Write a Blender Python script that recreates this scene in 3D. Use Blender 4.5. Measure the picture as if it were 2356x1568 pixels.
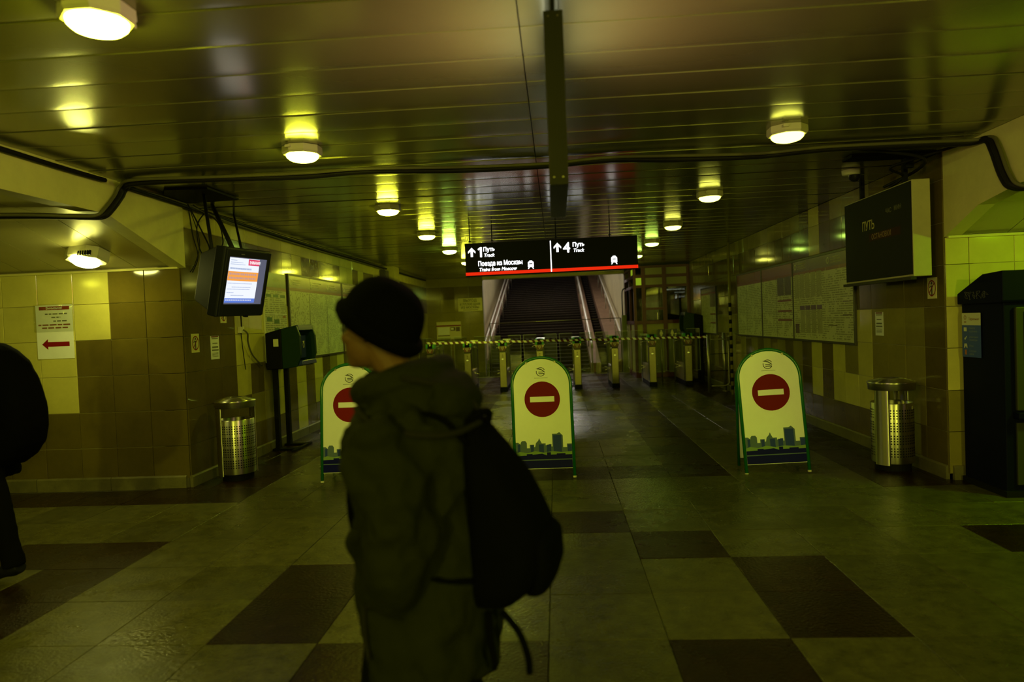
import bpy, bmesh, math, random
from mathutils import Vector, Matrix, Euler, noise
R = math.radians
random.seed(7)
S = bpy.context.scene
COL = S.collection
for _o in list(bpy.data.objects):
    bpy.data.objects.remove(_o)

# ------------------------------------------------------------------ camera, world, exposure
cam = bpy.data.cameras.new('camera')
camo = bpy.data.objects.new('camera', cam)
COL.objects.link(camo)
cam.sensor_width = 36.0
cam.lens = 36.0 * 1620.4 / 2356.0
cam.clip_start = 0.05
cr = Vector((0.99728363, 0.06196729, -0.03981738))
cu = Vector((0.03807115, 0.02911038, 0.99885093))
cf = Vector((-0.06305518, 0.99765357, -0.02667214))
camo.matrix_world = Matrix(((cr.x, cu.x, -cf.x, 0), (cr.y, cu.y, -cf.y, 0), (cr.z, cu.z, -cf.z, 1.6205), (0, 0, 0, 1)))
cam.dof.use_dof = True
cam.dof.focus_distance = 7.5
cam.dof.aperture_fstop = 1.4
S.camera = camo
W = bpy.data.worlds.new('night')
S.world = W
W.use_nodes = True
W.node_tree.nodes['Background'].inputs[0].default_value = (0.010, 0.010, 0.008, 1)
W.node_tree.nodes['Background'].inputs[1].default_value = 0.15
S.view_settings.view_transform = 'Standard'
S.view_settings.look = 'None'
S.view_settings.exposure = 0.0
S.view_settings.gamma = 1.0
S.view_settings.use_curve_mapping = False
S.cycles.use_denoising = True
S.cycles.max_bounces = 7
S.cycles.diffuse_bounces = 4
S.cycles.glossy_bounces = 4
S.cycles.transmission_bounces = 4
S.cycles.transparent_max_bounces = 12
S.cycles.sample_clamp_indirect = 6.0
S.cycles.caustics_reflective = False
S.cycles.caustics_refractive = False
# lamp strengths (the real lamps of the place)
LAMP_Y = (0.98, 1.0, 0.055)
LAMP_G = (0.62, 1.0, 0.12)
K_LEFT, K_RIGHT, K_REAR, K_PASS_L, K_PASS_R, K_STAIR = 74.0, 7.0, 50.0, 66.0, 270.0, 44.0
CEIL = 3.03

# ------------------------------------------------------------------ materials
MATS = {}


def N(nt, t, **kw):
    n = nt.nodes.new(t)
    for k, v in kw.items():
        setattr(n, k, v)
    return n


def mat(name, c, rough=0.5, metal=0.0, var=0.0, vs=6.0, rnd=0.0, bump=0.0, bs=40.0, rv=0.0, spec=0.5, aniso=None, coat=0.0):
    """principled surface; var/vs = colour mottling, rnd = per-object difference, rv = roughness mottling"""
    if name in MATS:
        return MATS[name]
    m = bpy.data.materials.new(name)
    m.use_nodes = True
    nt = m.node_tree
    b = nt.nodes['Principled BSDF']
    b.inputs['Base Color'].default_value = (*c, 1)
    b.inputs['Roughness'].default_value = rough
    b.inputs['Metallic'].default_value = metal
    b.inputs['Specular IOR Level'].default_value = spec
    if coat:
        b.inputs['Coat Weight'].default_value = coat
        b.inputs['Coat Roughness'].default_value = 0.08
    tc = N(nt, 'ShaderNodeNewGeometry')
    if var or rnd:
        val = N(nt, 'ShaderNodeValue')
        val.outputs[0].default_value = 1.0
        cur = val.outputs[0]
        if var:
            n1 = N(nt, 'ShaderNodeTexNoise')
            n1.inputs['Scale'].default_value = vs
            n1.inputs['Detail'].default_value = 6
            n1.inputs['Roughness'].default_value = 0.7
            nt.links.new(tc.outputs['Position'], n1.inputs['Vector'])
            mr = N(nt, 'ShaderNodeMapRange')
            mr.inputs['From Min'].default_value = 0.3
            mr.inputs['From Max'].default_value = 0.7
            mr.inputs['To Min'].default_value = 1 - var
            mr.inputs['To Max'].default_value = 1 + var
            nt.links.new(n1.outputs['Fac'], mr.inputs['Value'])
            cur = mr.outputs[0]
        if rnd:
            oi = N(nt, 'ShaderNodeObjectInfo')
            m2 = N(nt, 'ShaderNodeMapRange')
            m2.inputs['To Min'].default_value = 1 - rnd
            m2.inputs['To Max'].default_value = 1 + rnd
            nt.links.new(oi.outputs['Random'], m2.inputs['Value'])
            mu = N(nt, 'ShaderNodeMath', operation='MULTIPLY')
            nt.links.new(cur, mu.inputs[0])
            nt.links.new(m2.outputs[0], mu.inputs[1])
            cur = mu.outputs[0]
        vm = N(nt, 'ShaderNodeVectorMath', operation='SCALE')
        vm.inputs[0].default_value = c
        nt.links.new(cur, vm.inputs['Scale'])
        nt.links.new(vm.outputs[0], b.inputs['Base Color'])
    if rv:
        n2 = N(nt, 'ShaderNodeTexNoise')
        n2.inputs['Scale'].default_value = 1.4
        n2.inputs['Detail'].default_value = 5
        nt.links.new(tc.outputs['Position'], n2.inputs['Vector'])
        m3 = N(nt, 'ShaderNodeMapRange')
        m3.inputs['From Min'].default_value = 0.38
        m3.inputs['From Max'].default_value = 0.62
        m3.inputs['To Min'].default_value = max(0.03, rough - rv)
        m3.inputs['To Max'].default_value = min(1, rough + rv)
        nt.links.new(n2.outputs['Fac'], m3.inputs['Value'])
        nt.links.new(m3.outputs[0], b.inputs['Roughness'])
    if bump:
        n3 = N(nt, 'ShaderNodeTexNoise')
        n3.inputs['Scale'].default_value = bs
        n3.inputs['Detail'].default_value = 4
        nt.links.new(tc.outputs['Position'], n3.inputs['Vector'])
        bp = N(nt, 'ShaderNodeBump')
        bp.inputs['Strength'].default_value = bump
        bp.inputs['Distance'].default_value = 0.01
        nt.links.new(n3.outputs['Fac'], bp.inputs['Height'])
        nt.links.new(bp.outputs[0], b.inputs['Normal'])
    MATS[name] = m
    return m


def emit(name, c, s):
    if name in MATS:
        return MATS[name]
    m = bpy.data.materials.new(name)
    m.use_nodes = True
    nt = m.node_tree
    nt.nodes.clear()
    e = N(nt, 'ShaderNodeEmission')
    e.inputs[0].default_value = (*c, 1)
    e.inputs[1].default_value = s
    o = N(nt, 'ShaderNodeOutputMaterial')
    nt.links.new(e.outputs[0], o.inputs[0])
    MATS[name] = m
    return m


def glass(name, tint=(0.9, 0.95, 0.9), refl=0.10, rough=0.03):
    if name in MATS:
        return MATS[name]
    m = bpy.data.materials.new(name)
    m.use_nodes = True
    nt = m.node_tree
    nt.nodes.clear()
    t = N(nt, 'ShaderNodeBsdfTransparent')
    t.inputs[0].default_value = (*tint, 1)
    g = N(nt, 'ShaderNodeBsdfGlossy')
    g.inputs['Roughness'].default_value = rough
    mx = N(nt, 'ShaderNodeMixShader')
    mx.inputs[0].default_value = refl
    o = N(nt, 'ShaderNodeOutputMaterial')
    nt.links.new(t.outputs[0], mx.inputs[1])
    nt.links.new(g.outputs[0], mx.inputs[2])
    nt.links.new(mx.outputs[0], o.inputs[0])
    MATS[name] = m
    return m


def print_mat(name, paper, ink, lines=60.0, words=14.0, cover=0.55, ink2=0.0, rough=0.35):
    """paper printed with rows of small unreadable text: lines per metre, word breaks per metre"""
    if name in MATS:
        return MATS[name]
    m = bpy.data.materials.new(name)
    m.use_nodes = True
    nt = m.node_tree
    b = nt.nodes['Principled BSDF']
    b.inputs['Roughness'].default_value = rough
    tc = N(nt, 'ShaderNodeTexCoord')
    sp = N(nt, 'ShaderNodeSeparateXYZ')
    nt.links.new(tc.outputs['Object'], sp.inputs[0])

    def math_(op, a, bb=None):
        n = N(nt, 'ShaderNodeMath', operation=op)
        for i, v in enumerate((a, bb)):
            if v is None:
                continue
            if isinstance(v, (int, float)):
                n.inputs[i].default_value = v
            else:
                nt.links.new(v, n.inputs[i])
        return n.outputs[0]
    zl = math_('MULTIPLY', sp.outputs['Z'], lines)
    row = math_('FLOOR', zl)
    fr = math_('FRACT', zl)
    online = math_('LESS_THAN', fr, 0.5)
    cx = N(nt, 'ShaderNodeCombineXYZ')
    nt.links.new(math_('MULTIPLY', sp.outputs['X'], words), cx.inputs[0])
    nt.links.new(row, cx.inputs[1])
    wn = N(nt, 'ShaderNodeTexNoise')
    wn.inputs['Scale'].default_value = 1.7
    wn.inputs['Detail'].default_value = 3
    nt.links.new(cx.outputs[0], wn.inputs['Vector'])
    word = math_('LESS_THAN', wn.outputs['Fac'], cover)
    big = N(nt, 'ShaderNodeTexNoise')
    big.inputs['Scale'].default_value = 5.0
    nt.links.new(tc.outputs['Object'], big.inputs['Vector'])
    blk = math_('GREATER_THAN', big.outputs['Fac'], 0.42)
    f = math_('MULTIPLY', math_('MULTIPLY', online, word), blk)
    mix = N(nt, 'ShaderNodeMix', data_type='RGBA')
    mix.inputs[6].default_value = (*paper, 1)
    mix.inputs[7].default_value = (*ink, 1)
    nt.links.new(f, mix.inputs[0])
    nt.links.new(mix.outputs[2], b.inputs['Base Color'])
    MATS[name] = m
    return m


def map_mat(name, paper, ink):
    if name in MATS:
        return MATS[name]
    m = bpy.data.materials.new(name)
    m.use_nodes = True
    nt = m.node_tree
    b = nt.nodes['Principled BSDF']
    b.inputs['Roughness'].default_value = 0.35
    tc = N(nt, 'ShaderNodeTexCoord')
    n = N(nt, 'ShaderNodeTexNoise')
    n.inputs['Scale'].default_value = 30
    n.inputs['Detail'].default_value = 5
    nt.links.new(tc.outputs['Object'], n.inputs['Vector'])
    g = N(nt, 'ShaderNodeTexNoise')
    g.inputs['Scale'].default_value = 4
    nt.links.new(tc.outputs['Object'], g.inputs['Vector'])
    a = N(nt, 'ShaderNodeMath', operation='GREATER_THAN')
    a.inputs[1].default_value = 0.56
    nt.links.new(n.outputs['Fac'], a.inputs[0])
    c = N(nt, 'ShaderNodeMath', operation='GREATER_THAN')
    c.inputs[1].default_value = 0.46
    nt.links.new(g.outputs['Fac'], c.inputs[0])
    f = N(nt, 'ShaderNodeMath', operation='MULTIPLY')
    nt.links.new(a.outputs[0], f.inputs[0])
    nt.links.new(c.outputs[0], f.inputs[1])
    mix = N(nt, 'ShaderNodeMix', data_type='RGBA')
    mix.inputs[6].default_value = (*paper, 1)
    mix.inputs[7].default_value = (*ink, 1)
    nt.links.new(f.outputs[0], mix.inputs[0])
    nt.links.new(mix.outputs[2], b.inputs['Base Color'])
    MATS[name] = m
    return m


def stone_mat(name, c, rough, dark=False):
    """worn polished floor stone: mottling, wet patches that stay put, fine scratches"""
    m = bpy.data.materials.new(name)
    m.use_nodes = True
    nt = m.node_tree
    b = nt.nodes['Principled BSDF']
    b.inputs['Specular IOR Level'].default_value = 0.12 if dark else 0.24
    geo = N(nt, 'ShaderNodeNewGeometry')
    n1 = N(nt, 'ShaderNodeTexNoise')
    n1.inputs['Scale'].default_value = 9
    n1.inputs['Detail'].default_value = 8
    n1.inputs['Roughness'].default_value = 0.75
    nt.links.new(geo.outputs['Position'], n1.inputs['Vector'])
    mr = N(nt, 'ShaderNodeMapRange')
    mr.inputs['From Min'].default_value = 0.3
    mr.inputs['From Max'].default_value = 0.7
    mr.inputs['To Min'].default_value = 0.45
    mr.inputs['To Max'].default_value = 1.25
    nt.links.new(n1.outputs['Fac'], mr.inputs['Value'])
    oi = N(nt, 'ShaderNodeObjectInfo')
    m2 = N(nt, 'ShaderNodeMapRange')
    m2.inputs['To Min'].default_value = 0.82
    m2.inputs['To Max'].default_value = 1.16
    nt.links.new(oi.outputs['Random'], m2.inputs['Value'])
    mu = N(nt, 'ShaderNodeMath', operation='MULTIPLY')
    nt.links.new(mr.outputs[0], mu.inputs[0])
    nt.links.new(m2.outputs[0], mu.inputs[1])
    vm = N(nt, 'ShaderNodeVectorMath', operation='SCALE')
    vm.inputs[0].default_value = c
    nt.links.new(mu.outputs[0], vm.inputs['Scale'])
    nt.links.new(vm.outputs[0], b.inputs['Base Color'])
    # wet patches
    n2 = N(nt, 'ShaderNodeTexNoise')
    n2.inputs['Scale'].default_value = 0.9
    n2.inputs['Detail'].default_value = 6
    n2.inputs['Roughness'].default_value = 0.65
    nt.links.new(geo.outputs['Position'], n2.inputs['Vector'])
    m3 = N(nt, 'ShaderNodeMapRange')
    m3.inputs['From Min'].default_value = 0.42
    m3.inputs['From Max'].default_value = 0.62
    m3.inputs['To Min'].default_value = rough
    m3.inputs['To Max'].default_value = 0.13
    nt.links.new(n2.outputs['Fac'], m3.inputs['Value'])
    dist = N(nt, 'ShaderNodeVectorMath', operation='DISTANCE')
    sq = N(nt, 'ShaderNodeVectorMath', operation='MULTIPLY')
    sq.inputs[1].default_value = (0.62, 1.0, 1.0)
    nt.links.new(geo.outputs['Position'], sq.inputs[0])
    nt.links.new(sq.outputs[0], dist.inputs[0])
    dist.inputs[1].default_value = (0.62 * 1.0, 6.75, 0.0)
    n4 = N(nt, 'ShaderNodeTexNoise')
    n4.inputs['Scale'].default_value = 2.6
    n4.inputs['Detail'].default_value = 5
    nt.links.new(geo.outputs['Position'], n4.inputs['Vector'])
    ad = N(nt, 'ShaderNodeMath', operation='MULTIPLY_ADD')
    ad.inputs[1].default_value = 2.4
    nt.links.new(n4.outputs['Fac'], ad.inputs[0])
    nt.links.new(dist.outputs['Value'], ad.inputs[2])
    wet = N(nt, 'ShaderNodeMapRange')
    wet.inputs['From Min'].default_value = 1.75
    wet.inputs['From Max'].default_value = 2.15
    wet.inputs['To Min'].default_value = 0.10
    wet.inputs['To Max'].default_value = 1.0
    nt.links.new(ad.outputs[0], wet.inputs['Value'])
    mn = N(nt, 'ShaderNodeMath', operation='MINIMUM')
    nt.links.new(m3.outputs[0], mn.inputs[0])
    nt.links.new(wet.outputs[0], mn.inputs[1])
    nt.links.new(mn.outputs[0], b.inputs['Roughness'])
    n3 = N(nt, 'ShaderNodeTexNoise')
    n3.inputs['Scale'].default_value = 52
    n3.inputs['Detail'].default_value = 5
    nt.links.new(geo.outputs['Position'], n3.inputs['Vector'])
    bp = N(nt, 'ShaderNodeBump')
    bp.inputs['Strength'].default_value = 0.32 if not dark else 0.42
    bp.inputs['Distance'].default_value = 0.01
    nt.links.new(n3.outputs['Fac'], bp.inputs['Height'])
    nt.links.new(bp.outputs[0], b.inputs['Normal'])
    MATS[name] = m
    return m


M_GROUT = mat('grout', (0.08, 0.07, 0.04), 0.8)
M_FL = stone_mat('floor_stone_light', (0.082, 0.077, 0.019), 0.40)
M_FD = stone_mat('floor_stone_brown', (0.021, 0.0105, 0.003), 0.34, True)
M_TL = mat('wall_tile_light', (0.54, 0.50, 0.12), 0.09, var=0.10, vs=3, rnd=0.10)
M_TM = mat('wall_tile_olive', (0.235, 0.205, 0.04), 0.09, var=0.10, vs=3, rnd=0.08)
M_TD = mat('wall_tile_brown', (0.115, 0.088, 0.015), 0.09, var=0.15, vs=3, rnd=0.10)
M_WG = mat('wall_grout', (0.40, 0.36, 0.18), 0.7)
M_PL = mat('painted_plaster', (0.60, 0.57, 0.18), 0.6, var=0.10, vs=2.5, bump=0.15, bs=30)
M_CP = mat('ceiling_metal', (0.26, 0.258, 0.09), 0.19, metal=0.5, var=0.04, vs=2, rnd=0.05)
M_CV = mat('ceiling_void', (0.03, 0.03, 0.02), 0.9)
M_PP = mat('passage_panel', (0.42, 0.39, 0.18), 0.32, metal=0.25, var=0.06, vs=2, rnd=0.06)
M_BLK = mat('black_rubber', (0.006, 0.006, 0.0065), 0.65, spec=0.12)
M_CAB = mat('cable_sheath', (0.010, 0.009, 0.006), 0.6, spec=0.15)
M_CABG = mat('grey_cable_sheath', (0.10, 0.095, 0.04), 0.5, spec=0.2)
M_STL = mat('brushed_steel', (0.58, 0.56, 0.48), 0.24, metal=1.0, var=0.06, vs=14)
M_STD = mat('dull_steel', (0.36, 0.34, 0.26), 0.36, metal=0.9, var=0.1, vs=9)
M_WHT = mat('white_enamel', (0.62, 0.60, 0.42), 0.4)
M_NAV = mat('navy_plastic', (0.010, 0.014, 0.045), 0.35)
M_GRN = mat('green_enamel', (0.012, 0.14, 0.030), 0.25)
M_PAP = mat('white_paper', (0.78, 0.80, 0.80), 0.5, var=0.04, vs=5)
M_RED = mat('red_print', (0.21, 0.007, 0.004), 0.6, spec=0.12)
M_INK = mat('black_ink', (0.02, 0.02, 0.02), 0.5)
M_GLS = glass('clear_glass')


# ------------------------------------------------------------------ mesh building
class MB:
    def __init__(s, M=None):
        s.v, s.f, s.M = [], [], M

    def add(s, vs, fs):
        o = len(s.v)
        for p in vs:
            p = Vector(p)
            s.v.append(s.M @ p if s.M else p)
        s.f += [tuple(i + o for i in f) for f in fs]
        return s

    def box(s, x0, x1, y0, y1, z0, z1):
        vs = [(x0, y0, z0), (x1, y0, z0), (x1, y1, z0), (x0, y1, z0), (x0, y0, z1), (x1, y0, z1), (x1, y1, z1), (x0, y1, z1)]
        return s.add(vs, [(0, 3, 2, 1), (4, 5, 6, 7), (0, 1, 5, 4), (1, 2, 6, 5), (2, 3, 7, 6), (3, 0, 4, 7)])

    def prism(s, pts, axis, a, b):
        """closed outline pts (2D, ccw) extruded from a to b along axis 'x' (pts=y,z), 'y' (pts=x,z), 'z' (pts=x,y)"""
        n = len(pts)

        def P(p, t):
            return {'x': (t, p[0], p[1]), 'y': (p[0], t, p[1]), 'z': (p[0], p[1], t)}[axis]
        vs = [P(p, a) for p in pts] + [P(p, b) for p in pts]
        fs = [tuple(range(n)), tuple(range(2 * n - 1, n - 1, -1))]
        fs += [(i, i + n, (i + 1) % n + n, (i + 1) % n) for i in range(n)]
        return s.add(vs, fs)

    def flat(s, pts, y):
        """a single printed face at depth y (facing -Y), pts = (x, z)"""
        return s.add([(p[0], y, p[1]) for p in pts], [tuple(range(len(pts)))])

    def rect(s, x0, x1, z0, z1, y):
        return s.flat([(x0, z0), (x1, z0), (x1, z1), (x0, z1)], y)

    def disc(s, cx, cz, r, y, n=32, r2=None):
        r2 = r if r2 is None else r2
        return s.flat([(cx + r * math.cos(2 * math.pi * i / n), cz + r2 * math.sin(2 * math.pi * i / n)) for i in range(n)], y)

    def ring(s, cx, cz, r0, r1, y, n=32, a0=0.0, a1=360.0, sx=1.0):
        seg = max(3, int(n * abs(a1 - a0) / 360))
        vs, fs = [], []
        for i in range(seg + 1):
            a = R(a0 + (a1 - a0) * i / seg)
            for r in (r0, r1):
                vs.append((cx + sx * r * math.cos(a), y, cz + r * math.sin(a)))
        for i in range(seg):
            fs.append((2 * i, 2 * i + 1, 2 * i + 3, 2 * i + 2))
        return s.add(vs, fs)

    def lathe(s, prof, n=24, c=(0, 0, 0), cap=True):
        vs, fs = [], []
        k = len(prof)
        for i in range(n):
            a = 2 * math.pi * i / n
            for r, z in prof:
                vs.append((c[0] + r * math.cos(a), c[1] + r * math.sin(a), c[2] + z))
        for i in range(n):
            j = (i + 1) % n
            for q in range(k - 1):
                fs.append((i * k + q, j * k + q, j * k + q + 1, i * k + q + 1))
        if cap:
            if prof[0][0] > 1e-6:
                fs.append(tuple(i * k for i in range(n - 1, -1, -1)))
            if prof[-1][0] > 1e-6:
                fs.append(tuple(i * k + k - 1 for i in range(n)))
        return s.add(vs, fs)

    def tube(s, pts, r, n=8, sq=1.0, caps=True):
        pts = [Vector(p) for p in pts]
        rr = r if isinstance(r, (list, tuple)) else [r] * len(pts)
        vs, fs = [], []
        up = None
        for i, p in enumerate(pts):
            d = (pts[min(i + 1, len(pts) - 1)] - pts[max(i - 1, 0)]).normalized()
            if up is None:
                up = Vector((0, 0, 1)) if abs(d.z) < 0.9 else Vector((1, 0, 0))
            a = d.cross(up)
            if a.length < 1e-5:
                a = d.orthogonal()
            a.normalize()
            up = a.cross(d).normalized()
            for k in range(n):
                t = 2 * math.pi * k / n
                vs.append(p + a * (rr[i] * math.cos(t)) + up * (rr[i] * sq * math.sin(t)))
        for i in range(len(pts) - 1):
            for k in range(n):
                k2 = (k + 1) % n
                fs.append((i * n + k, i * n + k2, (i + 1) * n + k2, (i + 1) * n + k))
        if caps:
            fs.append(tuple(range(n - 1, -1, -1)))
            fs.append(tuple((len(pts) - 1) * n + k for k in range(n)))
        return s.add(vs, fs)

    def loft(s, rings, caps=True):
        """rings: lists of equal length points"""
        n = len(rings[0])
        vs = [p for r_ in rings for p in r_]
        fs = []
        for i in range(len(rings) - 1):
            for k in range(n):
                k2 = (k + 1) % n
                fs.append((i * n + k, i * n + k2, (i + 1) * n + k2, (i + 1) * n + k))
        if caps:
            fs.append(tuple(range(n - 1, -1, -1)))
            fs.append(tuple((len(rings) - 1) * n + k for k in range(n)))
        return s.add(vs, fs)

    def ball(s, c, r, n=16, m=10):
        if not isinstance(r, (list, tuple)):
            r = (r, r, r)
        rings = []
        for i in range(1, m):
            t = math.pi * i / m
            rings.append([(c[0] + r[0] * math.sin(t) * math.cos(2 * math.pi * k / n), c[1] + r[1] * math.sin(t) * math.sin(2 * math.pi * k / n), c[2] - r[2] * math.cos(t)) for k in range(n)])
        return s.loft(rings)

    def text(s, body, x, z, size, y, align='LEFT', shear=0.0, bold=0.0, sx=1.0):
        cu_ = bpy.data.curves.new('lettering', 'FONT')
        cu_.body = body
        cu_.size = size
        cu_.align_x = align
        cu_.shear = shear
        cu_.resolution_u = 3
        ob = bpy.data.objects.new('lettering', cu_)
        COL.objects.link(ob)
        dg = bpy.context.evaluated_depsgraph_get()
        me = bpy.data.meshes.new_from_object(ob.evaluated_get(dg))
        fs_ = [tuple(p.vertices) for p in me.polygons]
        for q, (dx, dz) in enumerate([(0, 0)] + ([(bold, 0), (-bold, 0), (0, bold), (0, -bold)] if bold else [])):   # heavier weight from close copies
            s.add([(x + v.co.x * sx + dx * 0.7, y - 0.00012 * q, z + v.co.y + dz * 0.7) for v in me.vertices], fs_)
        bpy.data.objects.remove(ob)
        bpy.data.curves.remove(cu_)
        bpy.data.meshes.remove(me)
        return s

    def mesh(s, name, m, smooth=False, fix=False):
        me = bpy.data.meshes.new(name)
        me.from_pydata([tuple(v) for v in s.v], [], s.f)
        if fix:
            bm = bmesh.new()
            bm.from_mesh(me)
            bmesh.ops.recalc_face_normals(bm, faces=bm.faces)
            bm.to_mesh(me)
            bm.free()
        if m:
            me.materials.append(m)
        if smooth:
            me.polygons.foreach_set('use_smooth', [True] * len(me.polygons))
        me.update()
        return me

    def build(s, name, m, parent=None, smooth=False, fix=True, bevel=0.0, **props):
        o = bpy.data.objects.new(name, s.mesh(name, m, smooth, fix))
        COL.objects.link(o)
        if parent:
            o.parent = parent
        if bevel:
            b = o.modifiers.new('bevel', 'BEVEL')
            b.width = bevel
            b.segments = 2
            b.limit_method = 'ANGLE'
        if smooth and not bevel:
            pass
        for k, v in props.items():
            o[k] = v
        return o


def put(name, me, parent=None, loc=None, rot=None):
    o = bpy.data.objects.new(name, me)
    COL.objects.link(o)
    if parent:
        o.parent = parent
    if loc:
        o.location = loc
    if rot:
        o.rotation_euler = rot
    return o


def thing(name, label, cat, loc=(0, 0, 0), rz=0.0, group=None):
    o = bpy.data.objects.new(name, None)
    o.empty_display_size = 0.1
    COL.objects.link(o)
    o.location = loc
    o.rotation_euler = (0, 0, R(rz))
    o['label'] = label
    o['category'] = cat
    if group:
        o['group'] = group
    return o


def tag(o, label, cat, group=None):
    o['label'] = label
    o['category'] = cat
    if group:
        o['group'] = group
    return o


def dup(root, loc=None, rz=None, label=None, group=None):
    c = root.copy()
    COL.objects.link(c)
    if loc:
        c.location = loc
    if rz is not None:
        c.rotation_euler = (0, 0, R(rz))
    if label:
        c['label'] = label
    if group:
        c['group'] = group
    for ch in list(root.children):
        d = ch.copy()
        COL.objects.link(d)
        d.parent = c
        for g in list(ch.children):
            e = g.copy()
            COL.objects.link(e)
            e.parent = d
    return c


def bez(pts, n=8):
    """Catmull-Rom through pts"""
    P = [Vector(p) for p in pts]
    out = []
    for i in range(len(P) - 1):
        p0, p1, p2, p3 = P[max(i - 1, 0)], P[i], P[i + 1], P[min(i + 2, len(P) - 1)]
        for k in range(n):
            t = k / n
            out.append(0.5 * ((2 * p1) + (p2 - p0) * t + (2 * p0 - 5 * p1 + 4 * p2 - p3) * t * t + (3 * p1 - p0 - 3 * p2 + p3) * t ** 3))
    out.append(P[-1])
    return out


# ------------------------------------------------------------------ floor
XL, XR, YC, YR, YE = -3.95, 3.60, 7.25, 6.75, 21.5      # hall walls, passage back walls, end wall
fl = MB().box(-9.6, 9.6, -4.2, YE + 0.6, -0.12, -0.016)
floor = fl.build('floor', M_GROUT, kind='structure')
G0X, G0Y, GW = -0.095, 3.534, 0.6


def chamfer_tile(w, d, h, c=0.004):
    a, b = w / 2, d / 2
    vs = [(-a, -b, -h), (a, -b, -h), (a, b, -h), (-a, b, -h), (-a, -b, -c), (a, -b, -c), (a, b, -c), (-a, b, -c),
          (-a + c, -b + c, 0), (a - c, -b + c, 0), (a - c, b - c, 0), (-a + c, b - c, 0)]
    fs = [(0, 3, 2, 1), (8, 9, 10, 11)]
    for lo in (0, 4):
        for i in range(4):
            fs.append((lo + i, lo + (i + 1) % 4, lo + 4 + (i + 1) % 4, lo + 4 + i))
    return vs, fs


DARK = {(1, -1), (2, 0), (2, 1), (1, 2), (0, 3), (-2, -1), (-1, -1), (-3, 0), (-3, 1), (-6, 2), (-7, 2), (-6, 1), (-6, 0), (-7, 0), (-7, -1),
        (5, 2), (6, 2), (6, 1), (7, 1), (-9, 2), (3, -2), (4, -3), (-8, -2)}


def dark_tile(c, r):
    if (c, r) in DARK:
        return True
    if r >= 5 and (c < -5 or c >= 5):
        return True
    if r >= 6 and c in (2, -3):
        return True
    if r == 6 and -3 <= c <= 2:
        return True
    return False


tv, tf = chamfer_tile(0.5968, 0.5968, 0.018, 0.0022)
ME_T = {True: MB().add(tv, tf).mesh('tile', M_FD), False: MB().add(tv, tf).mesh('tile', M_FL)}
rest = {True: MB(), False: MB()}
rng = random.Random(3)
for r in range(-12, 32):
    for c in range(-16, 17):
        x, y = G0X + GW * (c + 0.5), G0Y + GW * (r + 0.5)
        if y > YC and not (XL - 0.3 < x < XR + 0.3):
            continue
        if y > YE + 0.3:
            continue
        d = dark_tile(c, r)
        u = (x * cr.x + y * cr.y) / (x * cf.x + y * cf.y) if (x * cf.x + y * cf.y) > 0.5 else 9
        z = -rng.random() * 0.0016
        rot = (rng.uniform(-1, 1) * 0.0016, rng.uniform(-1, 1) * 0.0016, 0)
        if 2.6 < y < 12.6 and abs(u) < 0.84 + 0.3 / y * 1.4 and x > -7.0:
            put('tile', ME_T[d], floor, (x, y, z), rot)
        else:
            rest[d].add([(p[0] + x, p[1] + y, p[2] + z) for p in tv], tf)
rest[False].build('outlying_tiles', M_FL, floor, fix=False, kind='stuff')
rest[True].build('outlying_dark_tiles', M_FD, floor, fix=False, kind='stuff')

# ------------------------------------------------------------------ walls of tiles
ZR = [0.053, 0.443, 0.827, 1.219, 1.605, 1.99, 2.38, 2.775, 3.03]


def tiled_wall(name, loc, rz, length, height, cols, rows, colour, single):
    """grout slab facing local -Y with one child per tile; cols = local x joints, rows = z joints"""
    w = MB().box(0, length, 0.0, 0.25, 0, height).build(name, M_WG, kind='structure')
    w.location = loc
    w.rotation_euler = (0, 0, R(rz))
    cache = {}
    far = {}
    for i in range(len(cols) - 1):
        for j in range(len(rows) - 1):
            a, b, z0, z1 = cols[i], cols[i + 1], rows[j], rows[j + 1]
            m = colour(i, j)
            g, t, ch = 0.0022, 0.010, 0.003
            key = (round(b - a, 3), round(z1 - z0, 3), m.name)
            hw, hh = (b - a) / 2 - g, (z1 - z0) / 2 - g
            vs = [(-hw, 0, -hh), (hw, 0, -hh), (hw, 0, hh), (-hw, 0, hh), (-hw, -t + ch, -hh), (hw, -t + ch, -hh), (hw, -t + ch, hh), (-hw, -t + ch, hh),
                  (-hw + ch, -t, -hh + ch), (hw - ch, -t, -hh + ch), (hw - ch, -t, hh - ch), (-hw + ch, -t, hh - ch)]
            fs = [(8, 9, 10, 11)]
            for lo in (0, 4):
                for q in range(4):
                    fs.append((lo + q, lo + (q + 1) % 4, lo + 4 + (q + 1) % 4, lo + 4 + q))
            if single(i, j):
                if key not in cache:
                    cache[key] = MB().add(vs, fs).mesh('tile', m)
                put('tile', cache[key], w, ((a + b) / 2, rng.uniform(-0.0012, 0.0012), (z0 + z1) / 2), (rng.uniform(-1, 1) * 0.0025, 0, rng.uniform(-1, 1) * 0.0025))
            else:
                f = far.setdefault(m.name, (MB(), m))[0]
                f.add([(p[0] + (a + b) / 2, p[1], p[2] + (z0 + z1) / 2) for p in vs], fs)
    for k, (f, m) in far.items():
        f.build('distant_tiles', m, w, fix=False, kind='stuff')
    return w


D, O, L = M_TD, M_TM, M_TL


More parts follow.
